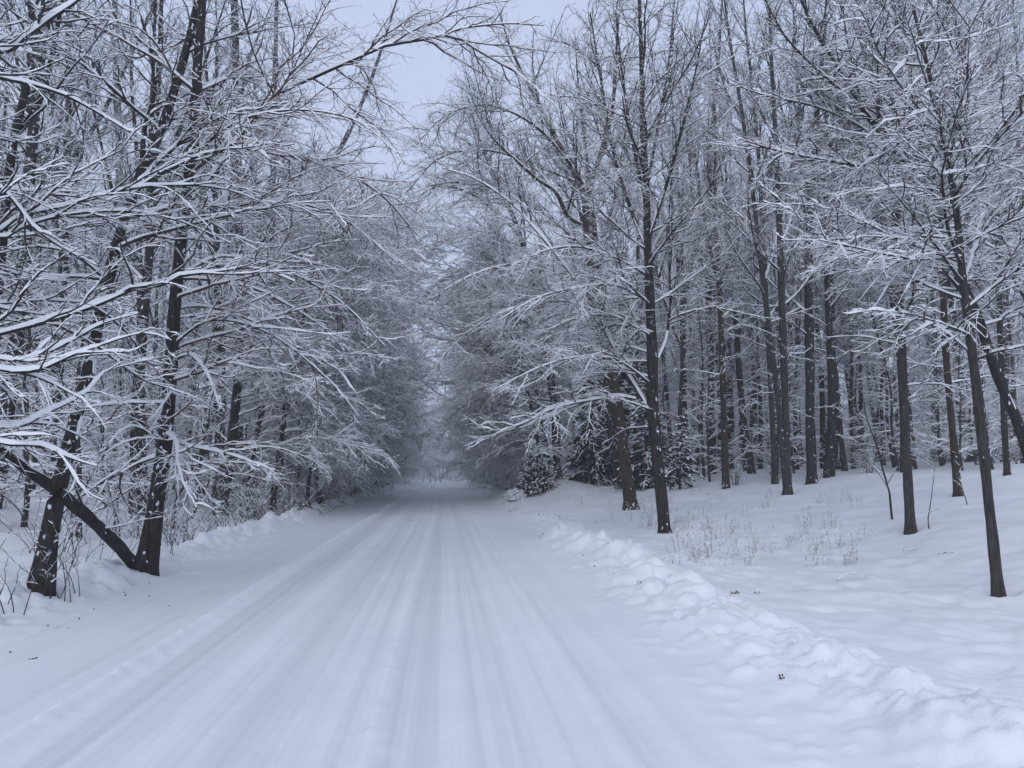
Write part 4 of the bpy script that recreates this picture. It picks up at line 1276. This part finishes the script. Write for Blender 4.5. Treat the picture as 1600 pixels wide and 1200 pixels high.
saplings(510, 1, 4.5, 0, 'sapling', 'thin pole-like sapling on the slope beside the grey straight trunk', gl(1394, 811), thick=0.026, lean=0.03, snow=1.0)
saplings(511, 1, 1.5, 0, 'sapling', 'small bent sapling between the grey trunk and the speckled one', gl(1453, 829), thick=0.012, lean=0.15, snow=1.0)
saplings(512, 1, 2.0, 0, 'sapling', 'slim young sapling beside the foot of the speckled trunk', gl(1512, 788), thick=0.012, lean=0.1, snow=1.2)
saplings(513, 3, 0.8, 0.15, 'bare_shrub', 'small bare shrub below the dark trunk nearest the bank', gl(1015, 822), 'shrub', thick=0.005)


def brush(seed, n, h, lab):
    o = saplings(seed, n, h, 0.16, 'bare_shrub', lab, (0, 0, 0), 'shrub', snow=1.1, thick=0.007, lean=0.35)
    o['group'] = 'bare brush among the left-hand trunks'
    return o


BL = 'low bare brush poking from the snow among the trunks behind the left bank'
BR = [brush(521, 6, 1.3, BL), brush(522, 5, 1.9, BL), brush(523, 8, 0.8, BL)]
for k in range(80):
    y = 9 + 24 * RNG.random() ** 0.8; x = -RNG.uniform(5.1, 5.6 + (0.10 if k % 2 else 0.30) * y)
    if k < 3:
        BR[k].location = (x, y, hpt(x, y)); BR[k].rotation_euler = (0, 0, RNG.uniform(0, 6.28))
    else:
        copy_tree(BR[k % 3], (x, y, hpt(x, y)), RNG.uniform(0, 6.28), RNG.uniform(0.6, 1.2))


def loose_branch(seed, L, label, loc, az, arch_h, n2=True):
    g = np.random.default_rng(seed)
    t = np.linspace(0, 1, 9)
    T = np.stack([math.cos(az) * L * (t - 0.5), math.sin(az) * L * (t - 0.5), 0.01 + arch_h * np.sin(t * math.pi), 0.009 * (1 - 0.7 * t)], 1)
    P = T[None, :, :3]; R = T[None, :, 3]
    root = empty('fallen_branch', loc, label, 'branch')
    a = Acc(); tubes(a, P, R, 6); snowcaps(a, P, R, 0.008, g, 1, 0.4); part('stem', a, [M_TWIG, M_TSNOW], root, (0, 0, 0))
    if n2:
        c = Acc()
        f = lambda LL, tt, gg: np.clip(0.4 * LL * gg.uniform(0.4, 1.0, len(tt)), 0.05, 0.5)
        P2, R2 = sprout(P, R, 0.10, 0.2, 0.95, f, (35, 8), 0.8, -0.5, 0.08, 4, 0.6, 0.003, g)
        twigs(c, P2, R2, 0.006, g, 4)
        part('twigs', c, [M_TWIG, M_TSNOW], root, (0, 0, 0))


loose_branch(601, 0.55, 'small bare branch arching out of the flat snow below the grey trunk', gl(1332, 907), 0.2, 0.10)
loose_branch(602, 0.5, 'dark stick lying on the snow at the foot of the slope', gl(1428, 862), 0.3, 0.01, False)
loose_branch(603, 0.35, 'short dark stick on the snow beside the thin near trunk', gl(1482, 867), 0.05, 0.01, False)
loose_branch(604, 1.0, 'bare branch sprawling on the snow behind the ploughed bank', gl(945, 818), -0.2, 0.08)
loose_branch(605, 0.9, 'forked dead branch sticking up beside the stout straight trunk', gl(1290, 750), 0.6, 0.3, False)


def leaf_tuft(seed, n, size, name, label, loc, cat):
    g = np.random.default_rng(seed)
    c = np.stack([g.normal(0, size, n), g.normal(0, size * 0.6, n), np.abs(g.normal(0, size * 0.35, n))], 1)
    ax = norm(g.standard_normal((n, 3))); sd = norm(np.cross(ax, g.standard_normal((n, 3)))); l = g.uniform(0.010, 0.03, n)[:, None]
    q = np.stack([c, c + ax * l * 0.5 - sd * l * 0.25, c + ax * l, c + ax * l * 0.5 + sd * l * 0.25], 1)
    a = Acc(); a.add(q, np.arange(n * 4).reshape(-1, 4), 0, False)
    o = bpy.data.objects.new(name, a.mesh(name, [M_LEAF])); COL.objects.link(o); o.location = loc
    tag(o, label, cat)


leaf_tuft(701, 40, 0.028, 'dead_leaf_clump', 'dark clump of dead leaves poking from the crest of the ploughed bank', gl(1148, 931), 'leaf clump')
leaf_tuft(702, 34, 0.025, 'dead_leaf_clump', 'second dark leaf clump on the bank crest, nearer the flat snow', gl(1182, 928), 'leaf clump')
leaf_tuft(703, 22, 0.016, 'dead_leaf_clump', 'small brown clod of leaves low on the near face of the bank', gl(1221, 1063), 'leaf clump')
leaf_tuft(704, 16, 0.02, 'dead_leaf_clump', 'small dark leaf clump at the foot of the bank farther off', gl(1001, 916), 'leaf clump')
leaf_tuft(705, 12, 0.016, 'dead_leaf_clump', 'dark leaf bits on the packed shoulder of the road', gl(51, 1030), 'leaf clump')


def litter(name, label, spots):
    """dead leaves and twigs scattered on the ploughed verges: nobody could count them"""
    g = np.random.default_rng(88)
    c = []
    for (x0, x1, y0, y1, n, patch) in spots:
        x = g.uniform(x0, x1, n); y = g.uniform(y0, y1, n)
        k = fbm(x * 1.3, y * 0.7, 95, 3) > patch
        c.append(np.stack([x[k], y[k], height(x[k], y[k]) + 0.008], 1))
    c = np.vstack(c); n = len(c)
    ax = norm(g.standard_normal((n, 3)) * np.array([1, 1, 0.5]) + Z * 0.25); sd = norm(np.cross(ax, g.standard_normal((n, 3)))); l = (g.uniform(0.012, 0.035, n) * (1 + 0.035 * c[:, 1]))[:, None]
    q = np.stack([c, c + ax * l * 0.5 - sd * l * 0.28, c + ax * l, c + ax * l * 0.5 + sd * l * 0.28], 1)
    a = Acc(); a.add(q, np.arange(n * 4).reshape(-1, 4), 0, False)
    o = bpy.data.objects.new(name, a.mesh(name, [M_LEAF])); COL.objects.link(o)
    tag(o, label, 'leaf litter', kind='stuff')


litter('leaf_litter', 'dead leaves and twigs strewn along the ploughed snow of both verges',
       [(-4.9, -4.2, 27, 46, 1500, 0.02), (2.3, 3.6, 19, 70, 1500, 0.14), (2.1, 2.7, 7, 18, 70, 0.05), (-4.2, -3.0, 5, 12, 20, 0.0), (-4.9, -4.2, 46, 100, 1200, 0.1)])

WELLS.extend(NEW_WELLS)
build_terrain()

# ================================================================== CAMERA, LIGHT, SKY
cam = bpy.data.cameras.new('camera'); co = bpy.data.objects.new('camera', cam); COL.objects.link(co)
cam.sensor_fit = 'HORIZONTAL'; cam.sensor_width = 36.0; cam.lens = 36.0 * F_PX / 1600.0
cam.clip_start = 0.05; cam.clip_end = 3000
co.location = CAM
co.rotation_euler = Vector(-FWD).to_track_quat('Z', 'Y').to_euler()
SC.camera = co

SUN_EL, SUN_AZ = R_(38), R_(200)
sun = bpy.data.lights.new('sun', 'SUN'); sun.energy = 0.7; sun.angle = R_(60); sun.color = (1.0, 0.97, 0.94)
so = bpy.data.objects.new('sun', sun); COL.objects.link(so)
sd_ = Vector((math.sin(SUN_AZ) * math.cos(SUN_EL), math.cos(SUN_AZ) * math.cos(SUN_EL), math.sin(SUN_EL)))
so.rotation_euler = sd_.to_track_quat('Z', 'Y').to_euler()

w = bpy.data.worlds.new('World'); SC.world = w; w.use_nodes = True
nt = w.node_tree; bg = nt.nodes['Background']
sk = nt.nodes.new('ShaderNodeTexSky'); sk.sky_type = 'NISHITA'; sk.sun_disc = False
sk.sun_elevation = SUN_EL; sk.sun_rotation = SUN_AZ; sk.dust_density = 4.0; sk.air_density = 1.0
hs = nt.nodes.new('ShaderNodeHueSaturation'); hs.inputs['Saturation'].default_value = 0.45
nt.links.new(sk.outputs['Color'], hs.inputs['Color'])
# the even grey-blue of a closed cloud layer over that sky
tcw = nt.nodes.new('ShaderNodeTexCoord')
nw = nt.nodes.new('ShaderNodeTexNoise'); nw.inputs['Scale'].default_value = 1.6; nw.inputs['Detail'].default_value = 4
nt.links.new(tcw.outputs['Generated'], nw.inputs['Vector'])
rw = nt.nodes.new('ShaderNodeValToRGB')
rw.color_ramp.elements[0].position = 0.3; rw.color_ramp.elements[1].position = 0.75
rw.color_ramp.elements[0].color = (5.2, 6.08, 8.5, 1); rw.color_ramp.elements[1].color = (5.8, 6.66, 9.0, 1)
nt.links.new(nw.outputs['Fac'], rw.inputs['Fac'])
mxw = nt.nodes.new('ShaderNodeMixRGB'); mxw.inputs['Fac'].default_value = 0.85
nt.links.new(hs.outputs['Color'], mxw.inputs['Color1']); nt.links.new(rw.outputs['Color'], mxw.inputs['Color2'])
nt.links.new(mxw.outputs['Color'], bg.inputs['Color'])
bg.inputs['Strength'].default_value = 0.10

# thin winter haze in the air of the woods
hb = Acc()
bx0, bx1, by0, by1, bz0, bz1 = -130, 130, -25, 200, -4.0, 45
vv = np.array([[x, y, z] for z in (bz0, bz1) for y in (by0, by1) for x in (bx0, bx1)], float)
hb.add(vv, np.array([[0, 2, 3, 1], [4, 5, 7, 6], [0, 1, 5, 4], [2, 6, 7, 3], [0, 4, 6, 2], [1, 3, 7, 5]]), 0, False)
mh = bpy.data.materials.new('haze'); mh.use_nodes = True
for nd in list(mh.node_tree.nodes):
    if nd.type == 'BSDF_PRINCIPLED': mh.node_tree.nodes.remove(nd)
pv = mh.node_tree.nodes.new('ShaderNodeVolumePrincipled')
pv.inputs['Color'].default_value = (0.94, 0.96, 1.0, 1); pv.inputs['Density'].default_value = HAZE; pv.inputs['Anisotropy'].default_value = 0.2
mh.node_tree.links.new(pv.outputs['Volume'], [nd for nd in mh.node_tree.nodes if nd.type == 'OUTPUT_MATERIAL'][0].inputs['Volume'])
ho = bpy.data.objects.new('haze', hb.mesh('haze', [mh])); COL.objects.link(ho); ho['kind'] = 'stuff'; ho['label'] = 'thin grey winter haze hanging in the woods'; ho['category'] = 'haze'

SC.view_settings.view_transform = 'Standard'; SC.view_settings.look = 'None'
SC.view_settings.exposure = 0.12; SC.view_settings.gamma = 1.0; SC.view_settings.use_curve_mapping = False
SC.render.engine = 'CYCLES'
SC.cycles.max_bounces = 8; SC.cycles.diffuse_bounces = 7; SC.cycles.glossy_bounces = 2
SC.cycles.use_denoising = True
SC.cycles.volume_bounces = 3
